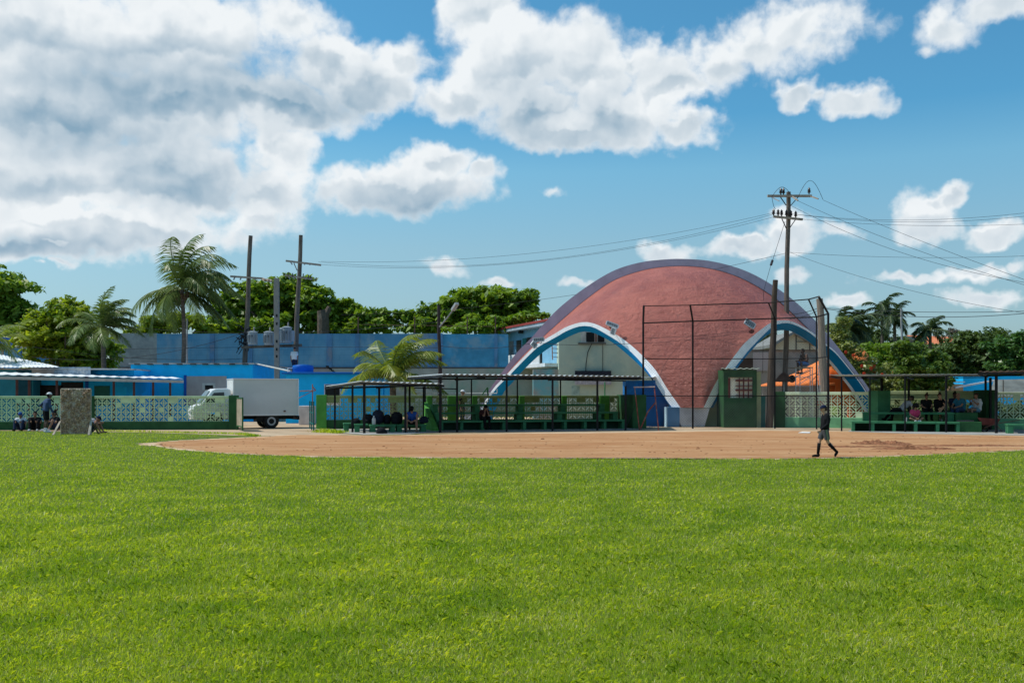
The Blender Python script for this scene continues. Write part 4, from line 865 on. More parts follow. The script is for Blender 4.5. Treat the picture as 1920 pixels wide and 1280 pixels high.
mb = MB(); mb.prism([P(1453, 700, 74), P(1453, 645, 74), P(1490, 624, 74), P(1550, 660, 74), P(1550, 700, 74)], (0, 6, 0)); mb.build('wall', mat('cream_wall_paint', (.62, .54, .38), .85, .08, 1), h8)
mb = MB(); mb.prism([P(1447, 651, 73.6), P(1447, 645, 73.6), P(1490, 620, 73.6), P(1556, 660, 73.6), P(1556, 664, 73.6), P(1490, 625, 73.6)], (0, 7, 0)); mb.build('roof', mat('grey_gable', (.22, .22, .21), .8), h8)
for px in (1492.5, 1518): MB().box(GX(px, 74)-.03, GX(px, 74)+.03, 73.93, 73.99, GZ(700, 74), GZ(628 if px < 1500 else 641, 74)).build('joint', MATS['stained_beam'], h8)
MB().box(GX(1492, 74), GX(1518, 74), 73.93, 73.985, GZ(641, 74), GZ(640, 74)).build('joint', MATS['stained_beam'], h8)
# orange shelter
orange = mat('orange_canvas', (.82, .24, .07), .7, .12, 1.5, .01, 5, (.80, .18, .035), .35, 1.2)
os_ = thing('orange_shelter', 'orange canvas shelter with a sloping lit roof seen through the right arch', 'shelter', gp(1540, 58))
def quad(a, b_, c_, d_, nm, m_, par, th=.03):
    g_ = [[tuple(Vector(a).lerp(Vector(b_), i/6).lerp(Vector(d_).lerp(Vector(c_), i/6), j/6)+Vector((0, 0, -.06*math.sin(i*math.pi/6)*math.sin(j*math.pi/6)))) for i in range(7)] for j in range(7)]
    return MB().grid(g_).build(nm, m_, par, smooth=True, solid=th)
quad(P(1418, 724, 60.6), P(1566, 722, 60.2), P(1562, 663, 65), P(1478, 706, 64), 'roof', orange, os_)
quad(P(1560, 664, 64.9), P(1566, 722, 60.3), P(1566, 744, 60.3), P(1564, 744, 64.9), 'side', orange, os_)
quad(P(1556, 692, 60.6), P(1590, 700, 60.6), P(1606, 760, 60.6), P(1530, 760, 60.6), 'curtain', mat('shaded_canvas', (.72, .15, .03), .8, .12, 1.5), os_)
for px in (1430, 1492, 1540): MB().tube([gp(px, 60.7), P(px, 722, 60.7)], .03, 6).build('post', MATS['grey_pipe'], os_)
for a, b_ in (((1488, 708), (1520, 694)), ((1500, 712), (1530, 699)), ((1520, 716), (1535, 700))): MB().tube([P(*a, 60.3), P(*b_, 61.2)], .025, 6).build('strut', rust_m, os_)
um = thing('brown_canopy', 'brown peaked canopy behind the tall electric pole', 'canopy', gp(1474, 57))
c_ = P(1470, 697, 55.6); MB().lathe((c_.x, c_.y, c_.z-.55), [(.55, 0), (.45, .14), (.25, .38), (.04, .55)], 9).build('cover', mat('brown_canvas', (.14, .07, .045), .85, .3, 3), um)
MB().tube([(c_.x, c_.y, 0), (c_.x, c_.y, c_.z-.1)], .03, 6).build('pole', MATS['grey_pipe'], um)
o_ = MB(); o_.ball(P(1485, 710, 55.4), (.2, .2, .22), 10, 6); tag(o_.build('bundle', mat('dark_bundle', (.02, .018, .018), .9)), 'dark bundle tucked under the brown canopy right of the tall pole', 'bundle')
# scaffold tower
sf = thing('scaffold', 'light metal scaffold tower with a man sitting on top', 'scaffold', gp(1506, 54.5))
for px, D in ((1492, 54.2), (1519, 54.2), (1500, 55.4), (1523, 55.4)): MB().tube([gp(px, D), P(px, 688, D)], .025, 6).build('upright', mat('scaffold_zinc', (.55, .56, .57), .45, .1, 4, met=.3), sf)
for py in (690, 707, 724, 735): MB().tube([P(1492, py, 54.2), P(1519, py, 54.2)], .022, 6).build('ledger', MATS['scaffold_zinc'], sf)
for a, b_ in (((1492, 724), (1519, 707)), ((1492, 707), (1519, 691))): MB().tube([P(*a, 54.2), P(*b_, 54.2)], .016, 6).build('brace', MATS['scaffold_zinc'], sf)
MB().box(GX(1490, 54.2), GX(1524, 54.2), 54.1, 55.5, GZ(689.5, 54.2), GZ(688, 54.2)).build('deck', mat('plank', (.3, .24, .17), .9), sf)
lk = thing('step_ladder', 'tall light metal ladder leaning beside the scaffold tower', 'ladder', gp(1536, 53.6))
for px in (1537, 1541): MB().tube([gp(px+2, 53.4), P(px-7, 684, 54)], .02, 6).build('stile', MATS['scaffold_zinc'], lk)
for k in range(8): MB().tube([P(1532+k*.9, 690+k*6.5, 53.8-.05*k), P(1536+k*.9, 690+k*6.5, 53.8-.05*k)], .012, 5).build('rung', MATS['scaffold_zinc'], lk)

# -- far right buildings
h9 = thing('blue_shed', 'bright blue shed with a white roof beam behind the right wall', 'shed', gp(1860, 62))
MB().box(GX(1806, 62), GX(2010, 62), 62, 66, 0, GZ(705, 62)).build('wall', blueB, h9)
MB().bar(P(1790, 726.5, 60.5), P(1865, 713, 60.5), .2, .10).build('roof_beam', MATS['white_frame'], h9)
MB().box(GX(1783, 61), GX(1806, 61), 61, 62, 0, GZ(720, 61)).build('brown_wall', mat('tan_wall', (.45, .30, .18), .85), h9)
MB().box(GX(1780, 61), GX(1808, 61), 60.9, 61.1, GZ(721.5, 61)+.15, GZ(719.5, 61)+.15).build('ledge', MATS['white_frame'], h9)
tp = thing('tarp_shelter', 'dusty grey tarpaulin shelter behind the wall at the right edge', 'tarpaulin', gp(1890, 55))
quad(P(1852, 745, 55), P(1990, 745, 54), P(1990, 710, 55.5), P(1864, 712, 56), 'cover', mat('grey_tarp', (.15, .16, .15), .85, .2, 1.5, .02, 4, (.24, .23, .20), .4, .8), tp)
MB().tube([gp(1881, 54.3), P(1881, 712, 54.3)], .03, 6).build('post', MATS['stained_beam'], tp)
hA = thing('orange_roof_house', 'far house with an orange tiled roof behind the palms on the right', 'house', gp(1750, 150))
mb = MB(); mb.prism([P(1695, 629.5, 150), P(1712, 631, 150), P(1740, 642, 150), P(1735, 648, 150)], (0, 8, 0)); mb.build('wall', greyw, hA)
MB().box(GX(1690, 150), GX(1800, 150), 150.5, 160, 0, GZ(645, 150)).build('lower_wall', greyw, hA)
g_ = [[tuple(P(1700, 629, 160).lerp(P(1798, 633, 160), i/10).lerp(P(1728, 646, 149).lerp(P(1800, 646, 149), i/10), j/4)) for i in range(11)] for j in range(5)]
MB().grid(g_).build('roof', mat('orange_tile', (.62, .20, .09), .85, .25, 1.5, 0, 5, (.5, .3, .2), .3, .3), hA, solid=.2)
hB = thing('orange_dome_tent', 'small orange tent-like roof behind the flowering bushes', 'tent', gp(1612, 66))
c_ = P(1609, 700, 66); MB().ball((c_.x, c_.y, GZ(690, 66)), (.85, .8, GZ(653, 66)-GZ(690, 66)), 14, 8, 0).build('cover', orange, hB, smooth=True)
MB().box(GX(1598, 64), GX(1642, 64), 64, 65, 0, GZ(680, 64)).build('wall', mat('red_orange_wall', (.60, .10, .03), .8), hB); MB().box(GX(1596, 64), GX(1645, 64), 63.9, 65.1, GZ(680, 64)+.003, GZ(677, 64)).build('ledge', MATS['stained_beam'], hB)
# ================================================================= truck
r0 = gp(559, 49.4); r1 = gp(438, 48.1); T, L = frame(r0, r1)
tr = thing('box_truck', 'white box truck parked beyond the gateway, cab half hidden by the left wall', 'truck', (r0.x, r0.y, 0))
tw = mat('truck_white', (.62, .62, .60), .45, .05, 1.2, .003, 3, (.52, .52, .49), .3, .8, (.4, 1, 1)); trim = mat('alu_trim', (.72, .73, .74), .35, .05, 2, met=.4)
MB(T).box(0, L, -2.1, 0, .70, 2.41).build('box', tw, tr, bevel=.02)
MB(T).box(-.02, L+.02, -2.13, .03, 2.405, 2.45).build('top_rail', trim, tr); MB(T).box(-.03, L+.02, -2.12, .025, .64, .71).build('bottom_rail', trim, tr)
for x in (-.025, L-.02): MB(T).box(x, x+.045, -.02, .035, .72, 2.40).build('corner_post', trim, tr)
MB(T).box(.1, L+1.3, -1.5, -1.35, .45, .62).build('chassis', black_m, tr); MB(T).box(.1, L+1.3, -.75, -.6, .45, .62).build('chassis', black_m, tr)
MB(T).box(.9, 2.0, -1.0, -.2, .35, .6).build('fuel_tank', dark_m, tr); MB(T).box(-.1, .0, -1.95, -.15, .42, .62).build('bumper', black_m, tr)
prof = [(3.2, .45), (3.55, .45), (3.7, .8), (4.2, .8), (4.35, .45), (4.98, .45), (5.02, .95), (4.9, 1.12), (4.62, 1.2), (4.12, 1.86), (3.95, 1.95), (3.4, 1.97), (3.22, 1.9)]
MB(T).prism([(x, -1.95, z) for x, z in prof], (0, 1.8, 0)).build('cab', mat('cab_white', (.78, .79, .80), .3, .03, 2, spec=.5), tr, bevel=.05)
MB(T).prism([(3.5, -.147, 1.28), (4.38, -.147, 1.28), (4.02, -.147, 1.75), (3.55, -.147, 1.78)], (0, .012, 0)).build('side_window', glass_m, tr)
MB(T).prism([(4.63, -1.8, 1.235), (4.63, -.3, 1.235), (4.18, -.35, 1.83), (4.18, -1.75, 1.83)], (.03, 0, .03)).build('windscreen', mat('windscreen_glass', (.25, .33, .36), .12, .1, 2, spec=.6), tr)
MB(T).box(4.3, 4.4, -.12, .1, 1.25, 1.5).build('mirror', black_m, tr); MB(T).box(4.99, 5.04, -.6, -.3, .7, .85).build('headlight', glass_m, tr)
MB(T).box(.62, .72, .0, .03, .82, .89).build('latch', rust_m, tr)
mat('seam_grey', (.38, .38, .37), .7)
MB(T).box(3.62, 4.42, -.153, -.147, 1.02, 1.03).build('door_seam', MATS['seam_grey'], tr); MB(T).box(3.68, 3.80, -.14, -.125, 1.10, 1.14).build('door_handle', black_m, tr)
def wheel(x, y, r_=.36, w=.22):
    o_ = MB(T); a = [(x, y-w/2, r_), (x, y-w*.38, r_), (x, y+w*.38, r_), (x, y+w/2, r_)]; o_.tube(a, [r_*.9, r_, r_, r_*.9], 28); t_ = o_.build('wheel', mat('rubber', (.02, .02, .02), .8), tr, smooth=False)
    MB(T).tube([(x, y+w/2-.01, r_), (x, y+w/2+.006, r_)], r_*.58, 24).build('rim', mat('rim_grey', (.40, .41, .42), .5, .1, 4, met=.3), t_)
    MB(T).tube([(x, y+w/2+.006, r_), (x, y+w/2+.012, r_)], r_*.36, 20).build('hub_recess', dark_m, t_); MB(T).tube([(x, y+w/2, r_), (x, y+w/2+.05, r_)], r_*.16, 16).build('hub', black_m, t_)
wheel(1.30, -.15); wheel(1.30, -1.95); wheel(1.30, -.42, .36, .2); wheel(3.95, -.2); wheel(3.95, -1.9)
MB(T).box(1.1, 1.7, -.5, -.02, .66, .69).build('mudguard', black_m, tr)

# ================================================================= poles, transformers, wires
wood = mat('grey_wood', (.16, .135, .115), .9, .25, 3, .01, 10, (.09, .075, .065), .45, 2, (6, 6, .5)); conc_p = mat('pole_concrete', (.27, .25, .23), .9, .12, 3, .006, 14)
dkwood = mat('dark_wood', (.075, .055, .042), .9, .3, 3, .01, 10, (.14, .11, .09), .4, 2, (6, 6, .5)); palewood = mat('pale_wood', (.30, .235, .18), .9, .2, 3, .01, 10, (.2, .15, .12), .45, 2, (6, 6, .5))
arm_m = mat('crossarm_wood', (.38, .31, .25), .9, .2, 4); ins_m = mat('brown_porcelain', (.03, .018, .018), .3, .2, 5, spec=.5); white_ins = mat('grey_insulator', (.30, .29, .30), .5)
def pole(label, top, base, r1_, r0_, m, name='utility_pole', cat='utility pole', grp='utility poles around the field', n=12):
    t_ = thing(name, label, cat, (base.x, base.y, 0), grp); k = 9; pts = []
    for i in range(k+1):
        q = base.lerp(top, i/k); q += Vector((math.sin(i*1.3+base.x)*.025, 0, 0)) if 0 < i < k else Vector(); pts.append(q)
    MB().tube(pts, [r0_+(r1_-r0_)*i/k for i in range(k+1)], n).build('pole', m, t_, smooth=False); return t_
def insul(t_, p_, h=.34, r_=.085, m=None):
    MB().lathe(p_, [(r_*.35, 0), (r_*.4, h*.2), (r_, h*.25), (r_*.5, h*.38), (r_*.95, h*.45), (r_*.45, h*.6), (r_*.8, h*.68), (r_*.3, h*.9), (r_*.1, h)], 10).build('insulator', m or ins_m, t_)
D = 58
mp = pole('tall wooden electric pole with two crossarms of dark insulators behind the pavilion', P(1478.5, 360, D), Vector((GX(1471, D), D, 0)), .125, .17, wood)
MB().bar(P(1439, 367.5, D-.2), P(1522, 367.5, D-.2), .12, .13).build('crossarm', arm_m, mp); MB().bar(P(1450, 406, D-.2), P(1505, 411.5, D-.2), .12, .12).build('crossarm', arm_m, mp)
for px, py in ((1464, 365), (1469, 365), (1517, 364)): insul(mp, P(px, py, D-.2), .40, .11)
for px, py in ((1450.5, 404), (1459, 405), (1465.5, 405.5), (1474.5, 406), (1483, 407), (1492, 408)): insul(mp, P(px, py, D-.25), .40, .11)
for a, b_ in (((1463, 369), (1474, 385)), ((1497, 369), (1482, 386)), ((1466, 410), (1474, 428)), ((1492, 411), (1481, 427))): MB().bar(P(*a, D-.25), P(*b_, D-.1), .04, .04).build('brace', black_m, mp)
MB().bar(P(1486, 369, D-.3), P(1496, 376, D-.9), .07, .07).build('strain_insulator', arm_m, mp); MB().bar(P(1520, 368, D-.25), P(1534, 373, D-.8), .07, .07).build('strain_insulator', arm_m, mp); MB().bar(P(1449, 371, D-.25), P(1461, 377, D-.8), .05, .05).build('strain_insulator', white_ins, mp)
def loop(p_, q_, h, nm='jumper'):
    pts = [p_.lerp(q_, i/12)+Vector((0, 0, h*math.sin(i*math.pi/12))) for i in range(13)]; return pts
for a, b_, h in (((1497, 368), (1543, 374), 1.0), ((1448, 368), (1484, 366), .5), ((1447, 369), (1455, 392), -.2)): MB().tube(loop(P(*a, D-.3), P(*b_, D-.4), h), .013, 4).build('jumper', black_m, mp)
pa = pole('bare leaning wooden pole beside the coconut palm, left of the pair', P(470, 442, 66), Vector((GX(455, 66), 66, 0)), .135, .19, wood)
pb = pole('bare leaning wooden pole with two crossarms, right of the pair', P(564, 441, 66), Vector((GX(549, 66), 66, 0)), .13, .19, wood)
pc = thing('utility_pole', 'squared grey concrete pole with holes, between the two bare wooden poles', 'utility pole', gp(520, 62), 'utility poles around the field')
MB().prism([(GX(515.5, 62), 61.85, 0), (GX(525, 62), 61.85, 0), (GX(525, 62)-.02, 62.15, 0), (GX(515.5, 62)+.02, 62.15, 0)], (-.05, 0, GZ(522, 62))).build('shaft', conc_p, pc, bevel=.02)
for py in (592, 607, 640, 655, 668): MB().box(GX(518.5, 62), GX(521.5, 62), 61.83, 61.845, GZ(py+2.5, 62), GZ(py-2.5, 62)).build('hole', dark_m, pc)
for (t_, a, b_, its) in ((pa, (432, 518), (492, 522), (440, 452, 477)), (pb, (536, 489), (602, 497), (545, 572, 582, 592)), (pb, (534, 516), (586, 523), (541, 549, 574, 581))):
    MB().bar(P(*a, 65.75), P(*b_, 65.75), .10, .12).build('crossarm', arm_m, t_)
    for x in its: MB().bar(P(x, a[1]+(b_[1]-a[1])*(x-a[0])/(b_[0]-a[0])+1.5, 65.6), P(x+(3 if x % 2 else -2), a[1]+7, 65.6), .07, .07).build('insulator', white_ins, t_)
for x in (493, 500, 505): MB().bar(P(x, 523+(x-493)*.2, 65.2), P(x+4, 525+(x-493)*.2, 65), .12, .16).build('strain_insulator', arm_m, pa)
for x, y in ((540, 511), (548, 513), (568, 514), (578, 516), (582, 517), (592, 521)): MB().bar(P(x, y+6, 65.7), P(x+1, y-1, 65.7), .06, .06).build('fuse', ins_m, pb)
MB().bar(P(551, 493, 65.9), P(557, 507, 66), .05, .05).build('brace', white_ins, pb)
# transformer bank
tb = thing('transformer_bank', 'row of pale grey pole transformers on a beam between the poles', 'transformer', P(505, 655, 63))
MB().bar(P(453, 651, 63), P(566, 647, 63), .18, .16).build('beam', mat('stained_beam', (.10, .09, .08)), tb)
tm = mat('transformer_grey', (.30, .34, .38), .5, .08, 2)
for px, py, r_, h in ((474, 646, .30, .85), (504, 647, .30, .88), (528, 643, .2, .95), (538, 643, .30, 1.05), (547, 640, .18, .7)):
    c_ = P(px, py, 62.9); q = MB().lathe(c_, [(r_*.94, 0), (r_, .04), (r_, h*.88), (r_*1.08, h*.9), (r_*1.08, h*.94), (r_*.5, h)], 16).build('tank', tm, tb, smooth=False)
    if r_ > .25:
        insul(q, (c_.x+.08, c_.y, c_.z+h), .28, .07, white_ins)
        MB().box(c_.x-.05, c_.x+.05, c_.y-r_-.03, c_.y-r_+.02, c_.z+h*.55, c_.z+h*.7).build('nameplate', dark_m, q)
        for k in range(5):
            an = -math.pi/2+(k-2)*.5; MB().box(c_.x+math.cos(an)*(r_+.04)-.015, c_.x+math.cos(an)*(r_+.04)+.015, c_.y+math.sin(an)*(r_+.04)-.05, c_.y+math.sin(an)*(r_+.04)+.05, c_.z+.15, c_.z+h*.75).build('fin', tm, q)
mb = MB(); rr = random.Random(5)
for i in range(34):
    a = P(rr.uniform(446, 462), rr.uniform(618, 648), 65.3); b_ = a+Vector((rr.uniform(-.5, .5), rr.uniform(-.3, .3), rr.uniform(-.8, .4))); mb.tube([a, a.lerp(b_, .5)+Vector((.1, 0, .1)), b_], .03, 4)
tag(mb.build('cable_tangle', mat('cable_black', (.03, .03, .035), .8)), 'dark tangle of cables on the leaning pole beside the transformers', 'cables', kind='stuff')
for k, (a, b_) in enumerate((((452, 660), (436, 678)), ((455, 662), (449, 680)), ((460, 655), (474, 677)))):
    pass
lp = pole('dark street lamp post with one slanting arm in front of the blue boundary wall', P(822.5, 572, 60), Vector((GX(826.5, 60), 60, 0)), .09, .14, mat('brown_iron', (.05, .035, .035), .7), 'street_lamp', 'street lamp', 'lamp posts')
MB().tube([P(824, 613, 59.9), P(840, 594, 59.3), P(850, 580, 58.9)], .04, 8).build('arm', white_ins, lp); MB().bar(P(849, 581, 58.9), P(857, 569, 58.4), .22, .16).build('lamp_head', mat('lamp_grey', (.35, .36, .36), .5), lp)
pole('short dark tapered wooden pole standing behind the backstop', P(1454, 525, 50.2), Vector((GX(1442, 50.2), 50.2, 0)), .13, .20, dkwood)
pole('thick pale wooden pole cut off short behind the right end of the backstop', P(1536.5, 560, 53), Vector((GX(1550, 53), 53, 0)), .17, .26, palewood)
pole('thin grey steel post standing among the far palms', P(1690, 578, 95), Vector((GX(1692.5, 95), 95, 0)), .09, .14, white_ins, 'steel_post', 'post', 'lamp posts')
pole('thin pale post with a bent head beside the coconut palm trunk', P(351, 598, 70), Vector((GX(350, 70), 70, 0)), .05, .07, white_ins, 'steel_post', 'post', 'lamp posts')
cab_m = mat('cable_black', (.03, .03, .035), .8)
def wirecable(label, a, b_, sag, r_=.008):
    pts = []; n_ = 28
    for i in range(n_+1):
        u = i/n_; q = a.lerp(b_, u); q.z -= sag*4*u*(1-u); pts.append(q)
    tag(MB().tube(pts, r_, 4).build('overhead_wire', cab_m), label, 'wire', 'overhead wires')
S = 'thin overhead wire '
wirecable(S+'from the tall pole to the left pole pair, uppermost of three', P(1450, 399, 58), P(602, 490, 65.8), .9); wirecable(S+'from the tall pole to the left pole pair, middle of three', P(1459, 399, 58), P(597, 491, 65.8), 1.35)
wirecable(S+'from the tall pole to the left pole pair, lowest of three', P(1450, 407, 58), P(603, 496, 65.8), 1.2)
wirecable(S+'running steeply right from the top crossarm, highest of the bundle', P(1543, 375, 57.5), P(2000, 552, 44), .15, .009); wirecable(S+'running right from the top crossarm, second of the bundle', P(1497, 377, 57.5), P(2000, 556, 46), .35, .009)
wirecable(S+'running right from the middle of the pole, third of the bundle', P(1484, 386, 57.5), P(2000, 540, 48), .75, .009)
wirecable(S+'going level to the right from the lower crossarm, top one', P(1484, 401, 57.8), P(2000, 389, 52), .5); wirecable(S+'going level to the right from the lower crossarm, second one', P(1492, 402, 57.8), P(2000, 396, 52), .5)
wirecable(S+'going level to the right from the lower crossarm, third one', P(1493, 410, 57.8), P(2000, 416, 52), .3)
wirecable(S+'level at mid height from the tall pole to the right edge', P(1480, 473, 57.8), P(2000, 476, 54), .25); wirecable(S+'sloping down from mid pole to the right edge', P(1481, 473, 57.8), P(2000, 598, 42), .45)
wirecable(S+'from mid pole down left over the pavilion rim', P(1476, 474, 58), P(640, 590, 70), .8, .010)
wirecable('dark thick cable from the short pale pole to the right edge', P(1542, 578, 52.8), P(2000, 579, 46), .42, .014); wirecable('thinner dark cable just above the thick one, pale pole to right edge', P(1542, 577, 52.8), P(2000, 580, 47), .18, .012)
wirecable('slack cable between the two sides of the backstop top, left of the pale pole', P(1480, 590, 54), P(1536, 577, 53), .06, .014); wirecable('second slack cable tied left of the pale pole, just below the first', P(1480, 598, 54), P(1536, 581, 53), .08, .012)
wirecable('grey wire crossing the blue boundary wall low, left of the street lamp', P(212, 655, 70), P(824, 652, 60), -.1, .012); wirecable('wire sagging from the street lamp to the pavilion rim across the balcony house', P(824, 648, 60), P(1010, 641, 56), .25, .014)
wirecable('wire across the left arch in front of the pale green house', P(1010, 643, 56), P(1206, 642, 49.2), .12, .012)
wirecable('wire across the tree tops behind the leaning poles', P(205, 608, 76), P(824, 603, 62), .7, .012); wirecable('lower wire in front of the left trees and the grey wall panel', P(60, 669, 62), P(519, 600, 62), 1.0, .014)
wirecable('second lower wire in front of the left trees, slightly under the other', P(60, 650, 62), P(459, 672, 66), .35, .012)
wirecable('thin wire sagging in front of the red shell, upper one', P(1206, 634, 49), P(1410, 618, 53), .08, .008); wirecable('thin wire sagging in front of the red shell, lower one', P(1150, 645, 52), P(1410, 620, 53), .15, .008)
gy = thing('guy_wire', 'thin stay wire with a dark insulator slanting down left of the tall pole', 'wire', P(1431, 560, 57))
MB().tube([P(1472, 415, 58), P(1449, 487, 57.4)], .012, 4).build('upper_strand', cab_m, gy); MB().tube([P(1445, 498, 57.3), P(1432, 545, 57), P(1430, 700, 57)], .012, 4).build('lower_strand', cab_m, gy); MB().tube([P(1448.5, 488, 57.4), P(1445.5, 497, 57.3)], .07, 8).build('insulator', ins_m, gy)

# ================================================================= practice screen
ps = thing('practice_screen', 'upright brown netting screen propped on the grass near the left wall', 'screen', PG(142, 814))
D = 41.2; x0, x1 = GX(114.5, D), GX(170.5, D); zt = GZ(729, D)
r_ = random.Random(2); g_ = [[(x0+(x1-x0)*i/46+r_.uniform(-.008, .008), D+r_.uniform(-.05, .03)+.03*math.sin(i*.4)*math.sin(j*.3), .05+(zt-.05)*j/66) for i in range(47)] for j in range(67)]
net_m = mat('fibre_net', (.46, .30, .21), .95, .5, 14, .03, 40, (.62, .50, .40), .45, 3.2, det=8)
MB().grid(g_).build('net', net_m, ps, solid=.02)
for a, b_ in (((x0, D, 0), (x0, D, zt)), ((x1, D, 0), (x1, D, zt)), ((x0, D, zt), (x1, D, zt)), ((x0, D, .05), (x1, D, .05))): MB().tube([a, b_], .028, 6).build('frame_tube', mat('pale_rope', (.38, .34, .28), .9, .3, 20), ps)
for x, s in ((x0, -.12), (x1, .10)):
    MB().bar((x+s*.2, D-.02, .55), (x+s, D-.45, 0), .09, .03).build('prop', arm_m if s < 0 else MATS['pale_rope'], ps); MB().bar((x+s*.2, D+.02, .55), (x+s*1.2, D+.5, 0), .07, .03).build('prop', MATS['stained_beam'], ps)
# ================================================================= vegetation
almond = leafmat('almond_leaf', (.07, .15, .018), (.30, .40, .04), .42, .45, .5)
bright = leafmat('bright_leaf', (.08, .17, .015), (.42, .46, .04), .45, .45, .35)
darkl = leafmat('dark_leaf', (.04, .075, .02), (.11, .16, .035), .25, .55, .3)
lime = leafmat('lime_leaf', (.10, .20, .012), (.24, .34, .03), .45, .5, .4)
croton = leafmat('mixed_leaf', (.05, .11, .02), (.36, .38, .12), .35, .4, 1.6)
bark = mat('bark', (.12, .09, .07), .95, .3, 4, .02, 12, (.2, .17, .14), .4, 2)
def leaves(centres, radii, n, size, seed, up=.6, flat=.6, asp=.55):
    r = np.random.default_rng(seed); k = len(centres); w = np.prod(radii, 1)**(2/3); idx = r.choice(k, n, p=w/w.sum())
    d_ = r.normal(size=(n, 3)); d_ /= np.linalg.norm(d_, axis=1)[:, None]; rad = r.random(n)**.38
    c = centres[idx]+d_*radii[idx]*rad[:, None]
    nr = r.normal(size=(n, 3)); nr[:, 2] = np.abs(nr[:, 2])+up; nr += d_*.7; nr /= np.linalg.norm(nr, axis=1)[:, None]
    a = np.cross(nr, r.normal(size=(n, 3))); a /= np.linalg.norm(a, axis=1)[:, None]; b_ = np.cross(nr, a)
    s = size*(.38+1.15*r.random(n)**1.6)[:, None]
    return np.stack([c-a*s*.5, c+b_*s*asp*.5, c+a*s*.55, c-b_*s*asp*.5], 1)
def tree(label, lobes, D, trunk_px, leaf, n, m, seed, clump=.8, name='broadleaf_tree', cat='tree', flat=.55, depth=1.0, trunk_r=.25, base_z=0, per=9, group=None):
    """lobes: (px, py, rx, ry) outlines seen from the field, given their own distance and depth"""
    r = np.random.default_rng(seed); t_ = thing(name, label, cat, gp(trunk_px, D), group)
    C_ = []; R_ = []
    for (px, py, rx, ry) in lobes:
        dd = D+r.uniform(-1, 1)*rx/F*D*.4; X, _, Z = P(px, py, dd); RX, RZ = rx/F*dd, ry/F*dd; RY = RX*depth
        k = max(5, int(per*(RX*RZ)/(clump**2)*1.3))
        d_ = r.normal(size=(k, 3)); d_ /= np.linalg.norm(d_, axis=1)[:, None]; q = r.uniform(.40, 1.0, k)[:, None]; q[r.random(k) < .22] *= 1.22
        c = np.array([X, dd, Z])+d_*np.array([RX, RY, RZ])*q; C_.append(c)
        s = clump*r.uniform(.32, 1.05, k)[:, None]; R_.append(s*np.array([1, 1, flat])[None])
    C_ = np.concatenate(C_); R_ = np.concatenate(R_); C_[:, 2] = np.maximum(C_[:, 2], base_z+.3)
    V_ = leaves(C_, R_, n, leaf, seed+1)
    npmesh('crown', V_, 4, m, t_)
    if trunk_r:
        mb = MB(); base = gp(trunk_px, D); zt = min(GZ(l[1], D) for l in lobes); f = Vector((base.x, D, max(.8, zt*.55)))
        mb.tube([base, base.lerp(f, .5)+Vector((.1, 0, 0)), f], [trunk_r*1.3, trunk_r, trunk_r*.85], 9); mb.build('trunk', bark, t_)
        for l in r.choice(len(C_), min(9, len(C_)), replace=False):
            e = Vector(C_[l]); mb = MB(); mb.tube([f-Vector((0, 0, .1)), f.lerp(e, .5)+Vector((0, 0, .3)), e], [trunk_r*.5, trunk_r*.3, trunk_r*.1], 6); mb.build('limb', bark, t_)
    return t_
def bez(pts): return pts
G1 = 'broad trees behind the boundary wall'
tree('tall dark tree cut by the left edge of the picture', [(0, 560, 62, 55), (25, 600, 42, 45), (-30, 600, 60, 80), (20, 650, 40, 40), (5, 530, 35, 28)], 82, 5, .55, 11000, almond, 11, 1.1, trunk_r=.4)
tree('broad yellow-green tree between the far left house and the grey wall', [(115, 620, 62, 55), (80, 640, 50, 50), (160, 650, 48, 48), (130, 590, 40, 28), (190, 670, 32, 35), (100, 575, 14, 18), (125, 570, 12, 12), (60, 610, 25, 30), (150, 690, 60, 25)], 70, 120, .42, 17000, bright, 12, .6, trunk_r=.3)
tree('low spreading tree behind the grey wall panel, left of the coconut palm trunk', [(300, 610, 45, 18), (275, 622, 30, 12), (330, 600, 40, 14), (365, 596, 22, 9), (375, 615, 30, 14), (300, 640, 60, 18)], 86, 310, .5, 5000, bright, 13, .7, trunk_r=.25, group=G1)
tree('tall layered tree behind the two leaning poles', [(450, 580, 55, 32), (500, 560, 60, 30), (560, 560, 55, 32), (590, 580, 45, 34), (530, 540, 45, 20), (615, 545, 20, 7), (540, 520, 12, 10), (575, 523, 14, 6), (470, 540, 35, 14), (430, 600, 45, 28), (520, 605, 80, 26), (600, 612, 40, 22), (435, 558, 25, 12)], 92, 540, .62, 15000, almond, 14, .9, trunk_r=.45, group=G1)
tree('open-branched layered tree in the middle, behind the blue wall', [(660, 580, 30, 14), (690, 590, 35, 12), (730, 588, 24, 9), (655, 605, 35, 20), (700, 612, 45, 16), (738, 602, 18, 10), (650, 566, 12, 7), (640, 620, 50, 14), (620, 600, 22, 18)], 92, 635, .58, 5500, almond, 15, .7, trunk_r=.35, group=G1)
mb = MB(); mb.tube([gp(606, 88), P(606, 600, 88), P(603, 582, 88)], [.6, .52, .4], 10); mb.tube([P(606, 600, 88), P(618, 575, 88)], [.4, .2], 8); tag(mb.build('dead_trunk', bark), 'thick bare grey trunk rising above the blue wall right of the leaning poles', 'trunk')
tree('biggest layered tree behind the blue wall, left of the pavilion', [(900, 575, 62, 32), (945, 570, 48, 30), (860, 572, 40, 24), (890, 556, 28, 14), (930, 556, 30, 12), (970, 580, 36, 26), (990, 560, 18, 16), (820, 590, 40, 22), (780, 598, 26, 10), (765, 590, 10, 5), (900, 605, 85, 18), (985, 600, 20, 12), (800, 612, 45, 14)], 92, 900, .6, 15500, almond, 16, .85, trunk_r=.45, group=G1)
